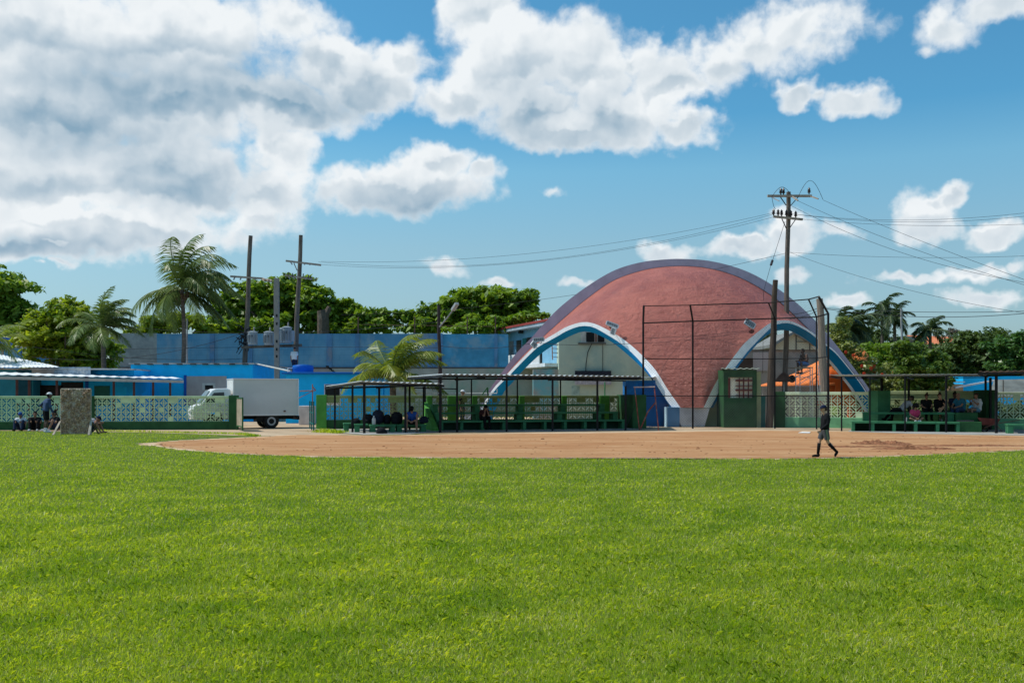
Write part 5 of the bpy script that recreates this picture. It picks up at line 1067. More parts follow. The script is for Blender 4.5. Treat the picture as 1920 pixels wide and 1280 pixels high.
tree('low lime-green shrub hanging over the blue wall beside the balcony house', [(905, 612, 45, 11), (860, 618, 30, 8), (940, 604, 22, 10), (965, 600, 28, 8), (1000, 592, 32, 7), (930, 618, 40, 8)], 83, 920, .34, 6500, lime, 17, .5, trunk_r=.1, name='overhanging_shrub', cat='shrub')
tree('dark tree seen through the top left of the right arch', [(1440, 640, 26, 20), (1420, 660, 30, 16), (1455, 655, 18, 16), (1470, 648, 14, 14)], 84, 1440, .4, 4500, darkl, 18, .8, trunk_r=.2)
tree('flowering bush with teal and yellow leaves right of the pavilion leg', [(1600, 690, 45, 30), (1575, 655, 25, 35), (1600, 655, 26, 14), (1640, 715, 60, 35), (1690, 720, 50, 35), (1720, 745, 45, 22), (1660, 755, 60, 25), (1610, 735, 35, 30), (1572, 630, 20, 28), (1580, 606, 14, 12)], 63, 1640, .20, 26000, croton, 19, .5, name='flowering_bush', cat='bush', trunk_r=.08)
tree('second leafy bush close behind the right bleacher roof', [(1715, 690, 35, 28), (1750, 680, 30, 24), (1735, 725, 40, 30), (1700, 655, 20, 20), (1760, 715, 25, 30)], 60, 1725, .24, 13000, leafmat('fresh_leaf', (.05, .12, .02), (.17, .24, .035), .38, .45, .7), 20, .5, name='leafy_bush', cat='bush', trunk_r=.08)
tree('flat-topped bright green tree with feathery leaves behind the flowering bush', [(1650, 655, 32, 12), (1680, 668, 38, 13), (1640, 665, 20, 10), (1700, 690, 35, 18), (1660, 685, 32, 16)], 70, 1649, .22, 9000, lime, 21, .5, name='feathery_tree', trunk_r=.15)
tree('large dark rounded tree at the right, left of the pale-leaved one', [(1830, 655, 52, 36), (1790, 680, 42, 38), (1860, 660, 40, 36), (1820, 635, 35, 14), (1875, 628, 25, 16), (1760, 700, 45, 30), (1850, 700, 60, 35), (1780, 650, 16, 14)], 88, 1820, .36, 22000, darkl, 22, .9, trunk_r=.35)
tree('leafy tree at the right edge of the picture with paler glossy leaves', [(1895, 665, 30, 34), (1930, 670, 45, 45), (1880, 690, 24, 28), (1900, 715, 40, 20), (1920, 640, 35, 16), (1870, 655, 18, 16)], 72, 1915, .34, 12000, leafmat('glossy_leaf', (.035, .10, .02), (.11, .20, .045), .3, .35, .5), 23, .6, trunk_r=.3)
tree('sparse half-bare tree between the orange roof and the dark tree', [(1795, 628, 22, 13), (1812, 636, 12, 12), (1785, 620, 14, 6)], 100, 1800, .26, 900, mat('dry_leaf', (.16, .13, .10), .8), 24, .7, trunk_r=.15)
tree('dark band of scrub behind the far palms', [(1600, 640, 60, 18), (1660, 652, 70, 14), (1740, 656, 60, 14), (1640, 625, 24, 20), (1720, 668, 60, 18)], 105, 1660, .4, 9500, darkl, 25, .9, name='scrub', cat='bush', trunk_r=.1)
tree('low dark hedge at the base of the trees behind the orange shelter', [(1575, 700, 22, 26), (1560, 730, 22, 18)], 66, 1570, .24, 3500, bright, 26, .5, name='hedge', cat='bush', trunk_r=.06)
tree('dark green hedge added behind the mint wall at the right edge to darken its openings', [(1875, 772, 22, 20), (1910, 772, 25, 22), (1950, 770, 28, 22)], 51, 1905, .2, 5000, darkl, 27, .4, name='hedge', cat='bush', trunk_r=.05)  # hedge added so the openings of the mint wall read dark
tree('dark green hedge behind the cream wall of the right stand', [(1680, 775, 24, 20), (1730, 772, 30, 20), (1790, 772, 30, 20)], 52, 1740, .2, 6000, darkl, 28, .4, name='hedge', cat='bush', trunk_r=.05)
# hibiscus flowers
fl = MB(); r_ = random.Random(9)
for (px, py) in ((1757, 708), (1616, 686), (1676, 697), (1600, 666), (1586, 660), (1654, 702), (1633, 690), (1700, 735), (1688, 700), (1620, 700)):
    c_ = P(px, py, 61)
    for k in range(5):
        a = k*2*math.pi/5; fl.ball(c_+Vector((math.cos(a)*.05, -.02, math.sin(a)*.05)), (.06, .02, .06) if px != 1757 else (.09, .03, .09), 6, 4)
tag(fl.build('hibiscus_flowers', mat('flower_red', (.65, .06, .02), .6)), 'red hibiscus flowers scattered over the bushes', 'flowers', kind='stuff')

palm_l = leafmat('palm_leaf', (.07, .12, .03), (.20, .26, .08), .25, .35, .6)
palm_y = leafmat('young_palm_leaf', (.09, .16, .02), (.30, .33, .06), .35, .35, .6)
palm_far = leafmat('royal_palm_leaf', (.03, .055, .03), (.07, .11, .05), .2, .5, .4)
ptrunk = mat('palm_trunk', (.17, .135, .115), .9, .2, 2, .02, 10, (.10, .08, .07), .45, 3, (1, 1, 5))
def palm(label, base, crown, r0_, r1_, L, nf, m, seed, wind=.35, droop=.9, name='coconut_palm', leaf=.75, nuts=False, emin=-.5, emax=1.35, dens_=34, w=.055, fluff=1.0, bend=.3, az_bias=0.0, group=None, hang=.15):
    r = np.random.default_rng(seed); t_ = thing(name, label, 'palm', base, group)
    pts = [base.lerp(crown, i/10)+Vector((bend*math.sin(i/10*math.pi), 0, 0)) for i in range(11)]
    MB().tube(pts, [r0_*1.5]+[r0_+(r1_-r0_)*i/10 for i in range(1, 11)], 12).build('trunk', ptrunk, t_)
    tris = []; rach = MB()
    for f in range(nf):
        az_ = 2*math.pi*f/nf*1.0+r.uniform(-.3, .3)+(f % 3)*.7+az_bias; e0 = emin+(emax-emin)*((f*0.618) % 1.0); l = L*r.uniform(.8, 1.1)*(1 if e0 > -.1 else .85)
        d0 = Vector((math.cos(az_)*math.cos(e0), math.sin(az_)*math.cos(e0), math.sin(e0)))
        pp = []; p_ = Vector(crown); ns = 16; dr = d0.copy()
        for i in range(ns+1):
            pp.append(p_.copy()); u = i/ns; dr = (dr+Vector((wind*.11*(1+u), 0, -droop*.115*(.4+u*1.3)))).normalized(); p_ = p_+dr*l/ns
        rach.tube(pp, [.035*(1-.8*i/ns)+.006 for i in range(ns+1)], 4, cap=False)
        tw = r.uniform(-.5, .5)
        for k in range(dens_):
            u = .10+.9*(k+.5)/dens_; x = u*ns; i = min(ns-1, int(x)); q = pp[i].lerp(pp[i+1], x-i); tg = (pp[i+1]-pp[i]).normalized()
            sd = tg.cross(Vector((0, 0, 1))); sd = sd.normalized() if sd.length > .05 else Vector((1, 0, 0)); upv = sd.cross(tg).normalized()
            ll = leaf*(math.sin(math.pi*min(1, .12+u*.92))**.55)*r.uniform(.8, 1.1)
            for s in (-1, 1):
                dv = (sd*s*fluff+tg*(.55+.5*u)+upv*(.25*s*tw+r.uniform(-.1, .25))+Vector((wind*.5, 0, -hang-.45*r.random()))).normalized()
                nrm = tg*w*.5; tip = q+dv*ll+Vector((0, 0, -.22*ll)); md = q+dv*ll*.5
                tris.append((q-nrm, q+nrm, md+nrm*1.1, tip, md-nrm*1.1))
    V_ = np.array([[tuple(a) for a in tr_] for tr_ in tris]); npmesh('crown', V_, 5, m, t_)
    rach.build('frond_stems', mat('palm_stem', (.16, .19, .06), .6), t_)
    if nuts:
        for k in range(9):
            a = k*.7; MB().ball(Vector(crown)+Vector((math.cos(a)*.35, math.sin(a)*.35, -.25-.15*(k % 3))), (.14, .14, .17), 10, 6).build('coconut', mat('coconut', (.11, .07, .04), .6), t_)
    return t_
palm('tall coconut palm leaning slightly, its fronds blown to the right', Vector((GX(331, 66), 66, 0)), P(341, 543, 66), .17, .12, 4.9, 28, palm_l, 31, .35, 1.05, nuts=True, leaf=1.15, dens_=46, w=.060, hang=.55, emin=-.35, emax=1.5)
palm('smaller coconut palm in front of the yellow-green tree', Vector((GX(195, 64), 64, 0)), P(192, 615, 64), .17, .14, 3.0, 22, palm_l, 32, .3, .95, leaf=.75, dens_=38, w=.06, emin=-.1, emax=1.5, bend=.05)
palm('young low coconut palm with yellowish fronds behind the left dugout roof', Vector((GX(738, 54), 54, 0)), P(736, 702, 54), .2, .16, 3.5, 20, palm_y, 33, .35, .75, leaf=.9, dens_=46, w=.05, hang=.35, emin=.1, emax=1.5, bend=0)
palm('partly hidden coconut palm with pale fronds at the left edge', Vector((GX(-18, 60), 60, 0)), P(-14, 640, 60), .17, .14, 2.6, 14, palm_y, 34, .1, .8, leaf=.6, dens_=34, w=.05, emin=-.2, emax=1.2)
GP = 'royal palms in the far distance on the right'
royal = dict(name='royal_palm', m=palm_far, droop=1.15, dens_=30, w=.10, leaf=.85, fluff=.9, bend=.0, group=GP)
palm('tallest far royal palm with wind-swept fronds', base=Vector((GX(1655.5, 100), 100, 0)), crown=P(1654, 580, 100), r0_=.22, r1_=.14, L=3.0, nf=13, seed=41, wind=.25, emin=-.4, emax=1.35, **royal)
palm('royal palm just right of and below the tallest one', base=Vector((GX(1680, 98), 98, 0)), crown=P(1677, 596, 98), r0_=.22, r1_=.14, L=2.8, nf=15, seed=42, wind=.25, emin=-.6, emax=1.3, **royal)
palm('royal palm in front of the orange tiled roof', base=Vector((GX(1745, 98), 98, 0)), crown=P(1744, 620, 98), r0_=.22, r1_=.14, L=2.9, nf=15, seed=43, wind=.2, emin=-.4, emax=1.4, **royal)
palm('dark royal palm beside the backstop, left of two', base=Vector((GX(1584, 80), 80, 0)), crown=P(1582, 615, 80), r0_=.22, r1_=.16, L=2.8, nf=18, seed=44, wind=.1, emin=-.8, emax=1.3, **royal)
palm('dark royal palm beside the backstop, right of two', base=Vector((GX(1603, 82), 82, 0)), crown=P(1604, 612, 82), r0_=.22, r1_=.16, L=2.8, nf=18, seed=45, wind=.1, emin=-.8, emax=1.3, **royal)
# ragged grass and weeds at wall feet
r = np.random.default_rng(77)
def tufts(name, pts, n, h, seed, label):
    r = np.random.default_rng(seed); i = r.integers(0, len(pts)-1, n); u = r.random(n); p_ = np.array([tuple(q) for q in pts]); c = p_[i]*(1-u)[:, None]+p_[i+1]*u[:, None]; c[:, :2] += r.normal(0, .12, (n, 2)); c[:, 2] = 0
    hh = h*r.uniform(.3, 1.2, n); a = r.uniform(0, 6.28, n); d_ = np.stack([np.cos(a)*hh*.5, np.sin(a)*hh*.5, hh], 1); w = np.stack([np.sin(a)*.012, -np.cos(a)*.012, np.zeros(n)], 1)
    o = npmesh(name, np.stack([c-w, c+w, c+d_*.6+w, c+d_, c+d_*.6-w], 1), 5, gb); tag(o, label, 'weeds', kind='stuff')
tufts('weeds', [PG(592, 810), PG(640, 812), PG(600, 809)], 900, .16, 1, 'ragged weeds at the foot of the middle wall pillar by the gateway')
tufts('weeds', [PG(180, 808), PG(330, 811), PG(450, 814), PG(480, 818)], 1600, .09, 2, 'low weeds along the foot of the left wall')
# ================================================================= people
def skinm(nm, c): return mat(nm, c, .55, .08, 6, spec=.4)
skin_tan = skinm('tan_skin', (.56, .30, .19)); skin_dark = skinm('dark_skin', (.10, .05, .033)); skin_mid = skinm('brown_skin', (.30, .15, .095))
def cloth(nm, c): return mat(nm, c, .9, .2, 5, .01, 30, spec=.15)
STAND = dict(pel=(0, 0, .95), chest=(.02, 0, 1.28), neck=(.02, 0, 1.45), head=(.05, 0, 1.61), sh=(.0, .185, 1.40), el=(-.04, .24, 1.12), wr=(.04, .23, .87), hip=(0, .09, .93), kn=(.03, .10, .50), an=(-.02, .10, .09), toe=(.16, .12, .03))
SIT = dict(pel=(0, 0, .11), chest=(.04, 0, .42), neck=(.07, 0, .58), head=(.12, 0, .74), sh=(.05, .185, .53), el=(.14, .25, .27), wr=(.34, .13, .20), hip=(.03, .09, .10), kn=(.44, .12, .13), an=(.44, .12, -.30), toe=(.60, .13, -.37))
def person(label, base, yaw, J, s, skin, parts, seed=0, vox=.011, face=True, hairm=None, hairstyle='short', cap=None, headturn=0.0, over=None, group=None, long_sleeve=False, trousers=False, sleeve=True, socks=None, shoes=None, bare_arm=False, stripe=None, skirt=False):
    J = dict(J)
    if over: J.update(over)
    T = Matrix.Translation(base) @ Matrix.Rotation(yaw, 4, 'Z') @ Matrix.Scale(s, 4)
    t_ = thing('person', label, 'person', base, group)
    def g(k, sd):      # side-specific override: 'kn+1' / 'kn-1'
        q = J.get(k+('+' if sd > 0 else '-'), J[k]); return Vector((q[0], q[1]*sd if k+('+' if sd > 0 else '-') not in J else q[1], q[2]))
    V_ = lambda k: Vector(J[k])
    def torso(mb, e, lo=0.0, hi=1.0):
        pel, ch, nk = V_('pel'), V_('chest'), V_('neck')
        for sd in (-1, 1):
            h_, s_ = g('hip', sd), g('sh', sd); h2 = h_.lerp(pel, .15)
            mb.tube([h2, h2.lerp(s_, .35)*.94+pel.lerp(nk, .35)*.06, h2.lerp(s_, .75), s_.lerp(nk, .35)], [.098+e, .088+e, .098+e, .068+e], 10)
        mb.tube([pel, ch, nk.lerp(ch, .3)], [.115+e, .115+e, .085+e], 10)
        mb.tube([g('sh', -1), g('sh', 1)], .06+e, 10)
    mb = MB(T); torso(mb, 0)
    mb.tube([V_('chest').lerp(V_('neck'), .6), V_('head')], [.058, .052], 10)
    hd = V_('head'); yv = J.get('look', (1, 0, 0)); lk = Vector(yv).normalized(); sdv = Vector((-lk.y, lk.x, 0)).normalized(); upv = lk.cross(sdv)
    R_ = Matrix((lk, sdv, upv)).transposed().to_4x4(); H_ = Matrix.Translation(hd) @ R_
    hm = MB(T @ H_); hm.ball((-.01, 0, .035), (.098, .076, .10), 16, 12); hm.ball((.022, 0, -.035), (.066, .056, .075), 14, 10); hm.ball((.05, 0, -.085), (.03, .03, .024), 8, 6)
    hm.tube([(.085, 0, .022), (.108, 0, -.018)], [.009, .016], 6)
    for sd in (-1, 1): hm.ball((-.005, sd*.078, -.005), (.018, .010, .03), 8, 6); hm.ball((.080, sd*.03, .032), (.012, .018, .007), 6, 4)
    hm.ball((.083, 0, -.052), (.011, .024, .010), 8, 4)
    k = len(mb.v); mb.v += hm.v; mb.f += [tuple(k+i for i in f) for f in hm.f]
    for sd in (-1, 1):
        s_, e_, w_ = g('sh', sd), g('el', sd), g('wr', sd)
        mb.ball(s_, .058, 10, 8); mb.tube([s_, e_], [.050, .038], 10); mb.ball(e_, .038, 8, 6); mb.tube([e_, e_.lerp(w_, .3), w_], [.037, .038, .024], 10)
        fd = (w_-e_).normalized(); fd = (fd+Vector(J.get('hand', (0, 0, 0)))).normalized(); sv_ = fd.cross(Vector((0, 1, 0))).normalized() if abs(fd.y) < .9 else Vector((0, 0, 1)); pn = fd.cross(sv_).normalized()
        palm_c = w_+fd*.045; mb.tube([w_, palm_c, w_+fd*.085], [.024, .030, .026], 8); mb.tube([palm_c-sv_*.018, palm_c+sv_*.018+fd*.03], .020, 8)
        for q_, (o_, l_) in enumerate(((-.030, .066), (-.010, .078), (.011, .074), (.031, .058))):
            a0 = w_+fd*.08+sv_*o_; a1 = a0+fd*l_*.5-pn*sd*.006; a2 = a1+fd*l_*.42-pn*sd*.03
            mb.tube([a0, a1, a2], [.0105, .0095, .008], 6)
        th0 = w_+fd*.03-sv_*.026; mb.tube([th0, th0+fd*.03-sv_*.028, th0+fd*.062-sv_*.036], [.013, .011, .009], 6)
        h_, k_, a_, t2 = g('hip', sd), g('kn', sd), g('an', sd), g('toe', sd)
        mb.ball(h_, .092, 10, 8); mb.tube([h_, h_.lerp(k_, .35), k_], [.090, .080, .054], 12); mb.ball(k_, .055, 10, 8)
        cf = k_.lerp(a_, .3); bk = (k_-a_).cross(Vector((0, 1, 0))).normalized(); mb.tube([k_, cf+bk*.012*(-1 if bk.x > 0 else 1), a_], [.050, .056, .033], 12); mb.ball(a_, .038, 8, 6)
        fdir = (t2-a_); mb.tube([a_+Vector((-.03, 0, -.03)), a_.lerp(t2, .5)+Vector((0, 0, -.015)), t2], [.036, .036, .026], 8)
    mb.build('body', skin, t_, remesh=vox*s)
    def piece(nm, fn, m, vx=None): q = MB(T); fn(q); return q.build(nm, m, t_, remesh=(vx or vox*1.15)*s)
    for (nm, m, arg) in parts:
        if nm == 'shirt':
            def f(q):
                torso(q, .022); pel = V_('pel')
                for sd in (-1, 1):
                    s_, e_, w_ = g('sh', sd), g('el', sd), g('wr', sd)
                    if arg == 'long': q.tube([s_, e_, w_], [.072, .055, .040], 10); q.ball(e_, .055, 8, 6); q.ball(s_, .074, 8, 6)
                    elif arg == 'short': q.tube([s_, s_.lerp(e_, .65)], [.072, .062], 10); q.ball(s_, .074, 8, 6)
                if arg == 'tank': pass
            piece('shirt', f, m)
        elif nm in ('shorts', 'trousers'):
            def f(q):
                q.tube([g('hip', -1), g('hip', 1)], .112, 12); q.tube([V_('pel')+(V_('chest')-V_('pel'))*.12, V_('pel')], .125, 12)
                for sd in (-1, 1):
                    h_, k_, a_ = g('hip', sd), g('kn', sd), g('an', sd)
                    if nm == 'shorts': q.tube([h_, h_.lerp(k_, .5), h_.lerp(k_, arg or .88)], [.112, .102, .090], 12)
                    else: q.tube([h_, h_.lerp(k_, .5), k_], [.110, .095, .075], 12); q.ball(k_, .075, 10, 6); q.tube([k_, a_], [.074, .058], 12)
            piece(nm, f, m)
        elif nm == 'sock':
            for sd in (-1, 1):
                k_, a_ = g('kn', sd), g('an', sd); q = MB(T); q.tube([k_.lerp(a_, arg), k_.lerp(a_, max(arg, .4)), a_], [.060 if arg < .4 else .05, .058 if arg < .4 else .046, .043], 12); q.build('sock', m, t_, smooth=True)
        elif nm == 'shoe':
            for sd in (-1, 1):
                a_, t2 = g('an', sd), g('toe', sd); q = MB(T); q.ball(a_+Vector((-.02, 0, -.02)), .052, 10, 8); q.tube([a_+Vector((-.035, 0, -.045)), a_.lerp(t2, .55)+Vector((0, 0, -.01)), t2+(t2-a_)*.12], [.044, .046, .034], 10); q.build('shoe', m, t_, remesh=.014*s)
        elif nm == 'cap':
            q = MB(T @ H_); q.ball((-.012, 0, .05), (.112, .09, .098), 18, 8, 0.0); c_ = q.build('cap', m, t_, smooth=True)
            if arg != 'none':
                q = MB(T @ H_ @ Matrix.Rotation(math.radians(arg or 0), 4, 'Z')); n_ = 9; top = [(.075+.10*math.sin(math.pi*(i/(n_-1)))**.6+.0, -.078+.156*i/(n_-1), .052-.012*math.sin(math.pi*i/(n_-1))) for i in range(n_)]; base_ = [(.05*math.sin(math.pi*i/(n_-1)), -.078+.156*i/(n_-1), .056) for i in range(n_)]
                q.grid([base_, top]); q.build('brim', m, c_, solid=.006, smooth=True)
        elif nm == 'hair':
            def f(q_):
                pass
            q = MB(T @ H_)
            if arg == 'short': q.ball((-.02, 0, .045), (.106, .086, .098), 16, 8, -.1); q.ball((-.05, 0, .0), (.066, .08, .08), 12, 8)
            elif arg == 'bun': q.ball((-.02, 0, .045), (.108, .09, .10), 16, 8, -.1); q.ball((-.055, 0, .0), (.07, .083, .09), 12, 8); q.ball((-.05, .02, .16), (.045, .045, .04), 10, 6)
            elif arg == 'curly':
                rr_ = random.Random(seed)
                for i in range(70): a = rr_.uniform(0, 6.28); e = rr_.uniform(-.3, 1.5); q.ball((-.03+.13*math.cos(a)*math.cos(e)*.9, .13*math.sin(a)*math.cos(e), .05+.12*math.sin(e)), rr_.uniform(.03, .05), 6, 4)
            elif arg == 'long': q.ball((-.02, 0, .045), (.108, .09, .10), 16, 8, -.1); q.tube([(-.06, 0, .02), (-.09, 0, -.12), (-.08, 0, -.26)], [.085, .08, .05], 12)
            q.build('hair', m, t_, remesh=.014*s)
    if face:
        for sd in (-1, 1): MB(T @ H_).ball((.084, sd*.030, .018), (.010, .014, .008), 8, 6).build('eye', mat('eye_dark', (.02, .015, .012), .2), t_)
        MB(T @ H_).ball((.090, 0, -.052), (.006, .020, .005), 8, 4).build('mouth', mat('lip', (.22, .07, .06), .5), t_)
    if stripe:
        for sd in (-1, 1):
            h_, k_ = g('hip', sd), g('kn', sd); q = MB(T); o_ = Vector((0, sd*.10, 0)); q.bar(h_+o_*1.07, h_.lerp(k_, .86)+o_*.92, .055, .012, (0, sd, 0)); q.build('stripe', stripe, t_)
    return t_
navy = cloth('navy_cloth', (.018, .028, .065)); blackc = cloth('black_cloth', (.008, .008, .010)); greyc = cloth('grey_cloth', (.09, .09, .10)); whitec = cloth('white_cloth', (.6, .61, .63)); bluec = cloth('blue_cloth', (.02, .07, .28))
tealc = cloth('teal_cloth', (.03, .16, .24)); pinkc = cloth('pink_cloth', (.50, .05, .13)); denim = cloth('denim', (.035, .06, .13)); khaki = cloth('khaki_cloth', (.28, .22, .15)); hair_b = cloth('black_hair', (.010, .008, .008)); hair_br = cloth('brown_hair', (.05, .025, .018))
stripe_m = cloth('pale_green_stripe', (.22, .25, .15)); cap_n = cloth('navy_cap', (.010, .016, .045)); lightb = cloth('light_denim', (.12, .25, .34))
b0 = PG(1547, 857.6); b0.z = .012
person('boy in a black long-sleeved shirt and navy cap walking left across the red clay', b0, math.pi, STAND, .78, skin_tan,
       [('shirt', blackc, 'long'), ('shorts', greyc, .80), ('sock', blackc, .12), ('shoe', blackc, None), ('cap', cap_n, 4), ('hair', hair_br, 'short')], vox=.009, stripe=stripe_m,
       over={'pel': (.03, 0, .93), 'chest': (-.02, 0, 1.26), 'neck': (-.01, 0, 1.44), 'head': (.05, 0, 1.59), 'look': (1, .02, -.22), 'sh': (-.03, .17, 1.38), 'hip': (.02, .09, .92),
             'el+': (-.02, .25, 1.10), 'wr+': (.20, .20, .92), 'el-': (-.10, -.24, 1.12), 'wr-': (.05, -.24, .90),
             'kn-': (.16, -.09, .52), 'an-': (.21, -.09, .09), 'toe-': (.38, -.10, .035), 'kn+': (-.06, .10, .50), 'an+': (-.34, .10, .20), 'toe+': (-.30, .11, .045)})
b1 = PG(86, 811)
person('standing man in navy top and white cap, back turned, by the left wall', b1, math.radians(40), STAND, 1.02, skin_dark,
       [('shirt', cloth('dusk_blue_cloth', (.045, .075, .15)), 'long'), ('shorts', blackc, .9), ('sock', whitec, .72), ('shoe', whitec, None), ('cap', whitec, 180), ('hair', hair_b, 'short')],
       over={'chest': (.06, 0, 1.27), 'neck': (.10, 0, 1.43), 'head': (.15, 0, 1.58), 'sh': (.07, .185, 1.38), 'el+': (-.12, .40, 1.16), 'wr+': (.0, .22, 1.0), 'el-': (.10, -.26, 1.10), 'wr-': (.22, -.24, .86), 'look': (1, -.2, -.1)})
FL = dict(pel=(0, 0, .13), chest=(.06, 0, .42), neck=(.10, 0, .57), head=(.15, 0, .72), sh=(.08, .18, .52), el=(.24, .24, .36), wr=(.42, .13, .40), hip=(.03, .09, .12), kn=(.34, .17, .44), an=(.50, .15, .07), toe=(.66, .17, .03))
GW = 'people resting at the foot of the left wall'
person('leftmost seated person by the left wall, in blue hood and pale shirt', gp(40, 46.0), math.radians(-80), FL, 1.0, skin_mid, [('shirt', whitec, 'short'), ('trousers', navy, None), ('shoe', blackc, None), ('hair', bluec, 'long')], group=GW, over={'look': (.8, .1, -.6)})
person('person in black with white shoes sitting on the ground left of the standing man', gp(67, 46.0), math.radians(-75), FL, 1.05, skin_mid, [('shirt', blackc, 'short'), ('trousers', blackc, None), ('shoe', whitec, None), ('hair', hair_b, 'short')], group=GW)
person('person in a dark top sitting on the ground just left of the netting screen', gp(107, 46.0), math.radians(-120), FL, 1.08, skin_mid, [('shirt', blackc, 'short'), ('shorts', navy, .9), ('shoe', whitec, None), ('hair', hair_b, 'bun')], group=GW)
person('person in a blue cap bending forward, mostly hidden behind the netting screen', gp(168, 43.0), math.radians(0), FL, 1.05, skin_mid, [('shirt', whitec, 'short'), ('shorts', navy, .9), ('cap', cap_n, 0)], group=GW, over={'chest': (.15, 0, .36), 'neck': (.26, 0, .48), 'head': (.36, 0, .56), 'look': (1, 0, -.5)})
person('man in a blue tank top sitting hunched on the bench of the small dugout', gp(773, 44.1, .34), math.radians(-88), SIT, 1.06, skin_mid, [('shirt', bluec, 'tank'), ('shorts', blackc, .85), ('shoe', blackc, None), ('cap', blackc, 0)],
       over={'chest': (.13, 0, .36), 'neck': (.20, 0, .50), 'head': (.28, 0, .63), 'sh': (.16, .19, .46), 'el': (.34, .22, .20), 'wr': (.52, .07, .14), 'kn': (.46, .20, .13), 'an': (.42, .21, -.28), 'toe': (.58, .24, -.33), 'look': (.8, 0, -.6)})
person('person with dark hair resting their head on their hands on the middle bleacher', gp(905, 46.6, .46), math.radians(-60), SIT, .98, skin_mid, [('shirt', cloth('maroon_cloth', (.05, .018, .02)), 'short'), ('trousers', blackc, None), ('shoe', blackc, None), ('hair', hair_b, 'long')],
       over={'chest': (.14, 0, .34), 'neck': (.22, 0, .48), 'head': (.32, 0, .58), 'sh': (.18, .18, .44), 'el': (.40, .14, .17), 'wr': (.36, .07, .44), 'look': (.9, 0, -.4)})
person('person in a white cap whose head shows above the middle wall', gp(866, 53), math.radians(-20), STAND, 1.1, skin_mid, [('shirt', blackc, 'short'), ('trousers', navy, None), ('shoe', blackc, None), ('cap', whitec, 0)])
zr4 = GZ(701, 58)+.115
person('man in white T-shirt and dark cap standing on a roof behind the water tank', Vector((GX(552, 62), 62, zr4)), math.radians(80), STAND, .93, skin_mid, [('shirt', whitec, 'short'), ('trousers', navy, None), ('shoe', blackc, None), ('cap', blackc, 'none')])
person('shirtless man in blue shorts sitting on top of the scaffold tower', P(1511, 686, 54.6), math.radians(-150), SIT, 1.12, skin_dark, [('shorts', cloth('work_blue', (.10, .20, .42)), .9), ('shoe', blackc, None), ('hair', hair_b, 'short')],
       over={'chest': (.10, 0, .42), 'neck': (.17, 0, .57), 'head': (.24, 0, .71), 'sh': (.13, .185, .52), 'an': (.40, .12, -.32), 'toe': (.55, .12, -.36), 'el': (.2, .24, .26), 'wr': (.44, .14, .24)})
GS = 'spectators on the right bleacher'
person('man in a grey shirt reclining sideways on the upper tier of the right bleacher', gp(1690, 46.5, .85), math.radians(175), SIT, 1.05, skin_dark, [('shirt', cloth('grey_shirt', (.34, .35, .38)), 'short'), ('trousers', blackc, None), ('shoe', blackc, None), ('hair', hair_b, 'short')], group=GS,
       over={'chest': (-.20, 0, .34), 'neck': (-.34, 0, .46), 'head': (-.44, 0, .60), 'sh': (-.30, .18, .42), 'el': (-.46, .24, .20), 'wr': (-.42, .22, .0), 'kn': (.42, .10, .06), 'an': (.74, .12, -.30), 'toe': (.88, .13, -.30), 'kn-': (.30, -.14, .12), 'an-': (.38, -.14, -.32), 'toe-': (.52, -.14, -.36)})
CROSS = {'kn': (.30, .30, .12), 'an': (.36, -.02, .02), 'toe': (.46, -.14, .0), 'chest': (.07, 0, .38), 'neck': (.12, 0, .53), 'head': (.19, 0, .67), 'sh': (.09, .17, .48), 'look': (.85, 0, -.5), 'wr': (.36, .08, .16)}
person('girl in a pink shirt with curly hair sitting cross-legged on the lower tier', gp(1714, 44.9, .48), math.radians(-90), SIT, .92, skin_mid, [('shirt', pinkc, 'short'), ('shorts', blackc, .8), ('shoe', whitec, None), ('hair', hair_b, 'curly')], seed=4, group=GS, over=CROSS)
person('person in a dark shirt with a bun sitting behind the girl in pink', gp(1736, 46.4, .85), math.radians(-95), SIT, .98, skin_mid, [('shirt', blackc, 'short'), ('trousers', blackc, None), ('shoe', blackc, None), ('hair', hair_br, 'bun')], group=GS, over={'look': (.9, 0, -.3)})
person('woman in a dark jacket resting her chin on her hand, one leg crossed', gp(1760, 46.3, .85), math.radians(-88), SIT, 1.0, skin_tan, [('shirt', blackc, 'long'), ('shorts', blackc, .7), ('shoe', whitec, None), ('hair', hair_br, 'bun')], group=GS,
       over={'el+': (.26, .20, .26), 'wr+': (.20, .05, .56), 'kn+': (.44, .02, .24), 'an+': (.56, -.24, .0), 'toe+': (.68, -.30, -.04)})
person('person with dark hair sitting behind the bald man, mostly hidden', gp(1789, 47.0, .85), math.radians(-100), SIT, 1.06, skin_dark, [('shirt', navy, 'short'), ('trousers', navy, None), ('hair', hair_b, 'bun')], group=GS)
person('bald man in a teal shirt and blue trousers leaning forward on the right bleacher', gp(1803, 46.0, .85), math.radians(-150), SIT, 1.08, skin_mid, [('shirt', tealc, 'short'), ('trousers', denim, None), ('shoe', blackc, None)], group=GS, over={'chest': (.10, 0, .40), 'neck': (.17, 0, .55), 'head': (.24, 0, .69), 'sh': (.13, .185, .51), 'el': (.30, .22, .28), 'wr': (.46, .10, .22)})
person('person in white shirt and light blue shorts at the right end of the bleacher', gp(1834, 45.9, .85), math.radians(-165), SIT, 1.02, skin_mid, [('shirt', whitec, 'short'), ('shorts', lightb, .45), ('shoe', cloth('yellow_cloth', (.4, .28, .05)), None), ('hair', hair_br, 'short')], group=GS, over={'el': (.22, .23, .34), 'wr': (.34, .10, .50)})
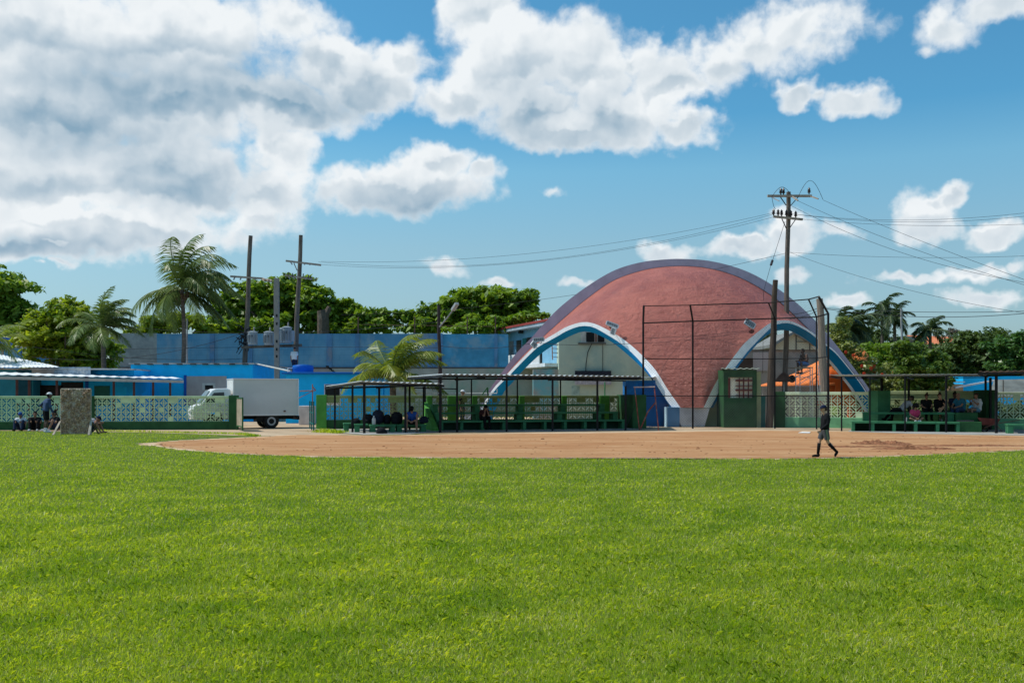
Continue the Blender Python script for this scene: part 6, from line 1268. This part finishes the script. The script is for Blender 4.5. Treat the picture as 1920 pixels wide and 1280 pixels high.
# ---------------------------------------------------------------- bags and small things
def backpack(label, c_, w, h, m, yaw=0.0, lie=False, name='backpack'):
    t_ = thing(name, label, 'bag', c_, 'bags left on the small dugout benches'); T = Matrix.Translation(c_) @ Matrix.Rotation(yaw, 4, 'Z') @ (Matrix.Rotation(math.radians(80), 4, 'X') if lie else Matrix())
    b_ = MB(T); b_.tube([(0, 0, .04), (0, -.02, h*.4), (0, 0, h*.8), (0, 0, h)], [w*.44, w*.52, w*.46, w*.2], 14); b_.build('body', m, t_, smooth=True)
    p_ = MB(T); p_.tube([(0, -w*.42, .05), (0, -w*.46, h*.45)], [w*.3, w*.26], 10); p_.build('pocket', m, t_, smooth=True)
    for s_ in (-1, 1): MB(T).tube([(s_*w*.3, w*.4, h*.85), (s_*w*.36, w*.58, h*.5), (s_*w*.3, w*.42, .1)], .018, 6).build('strap', m, t_)
    return t_
bagm = cloth('black_bag', (.010, .011, .014)); bagn = cloth('navy_bag', (.018, .022, .04))
for (lb, px, D, z, w, h, m, lie) in (('flat black bag on the leftmost bench block', 668, 44.2, .40, .42, .34, bagm, True), ('black sports bag lying left of the white bottle', 690, 44.2, .38, .5, .42, bagm, False), ('tall black backpack right behind the white bottle', 709, 44.3, .36, .52, .62, bagn, False),
        ('small dark bag in the middle of the small dugout bench', 726, 44.3, .34, .34, .44, bagm, False), ('black backpack with shoulder straps left of the seated man', 744, 44.3, .34, .52, .55, bagm, False), ('narrow dark bag right of the seated man', 795, 45.0, .34, .4, .35, bagn, False), ('dark bag lying on the concrete edge in front of the small dugout', 719, 42.4, .02, .42, .55, bagm, True)):
    backpack(lb, gp(px, D, z), w, h, m, random.uniform(-.5, .5), lie)
bo_ = thing('bottle', 'white plastic bottle standing on the small dugout bench', 'bottle', gp(701, 43.7, .34)); c_ = gp(701, 43.7, .345)
MB().lathe(c_, [(.075, 0), (.085, .02), (.085, .22), (.06, .29), (.03, .32), (.03, .35)], 16).build('body', mat('milky_plastic', (.6, .55, .53), .4), bo_, smooth=True); MB().lathe(c_+Vector((0, 0, .352)), [(.035, 0), (.035, .03)], 12).build('lid', whitec, bo_)
tag(MB().box(*sum(((a-.3, a+.35) for a in (GX(1806, 44.4), )), ()), 44.1, 44.4, .482, .51).build('mat', mat('pink_mat', (.45, .25, .26), .8), bevel=.008), 'thin pale pink mat on the lower tier by the right end', 'mat')
tag(MB().tube([P(1699, 790, 44.0), P(1699.5, 782, 44.0)], .03, 8).build('water_bottle', mat('milky_plastic', (.6, .55, .53))), 'thin pale bottle standing on the lower tier left of the girl in pink', 'bottle')
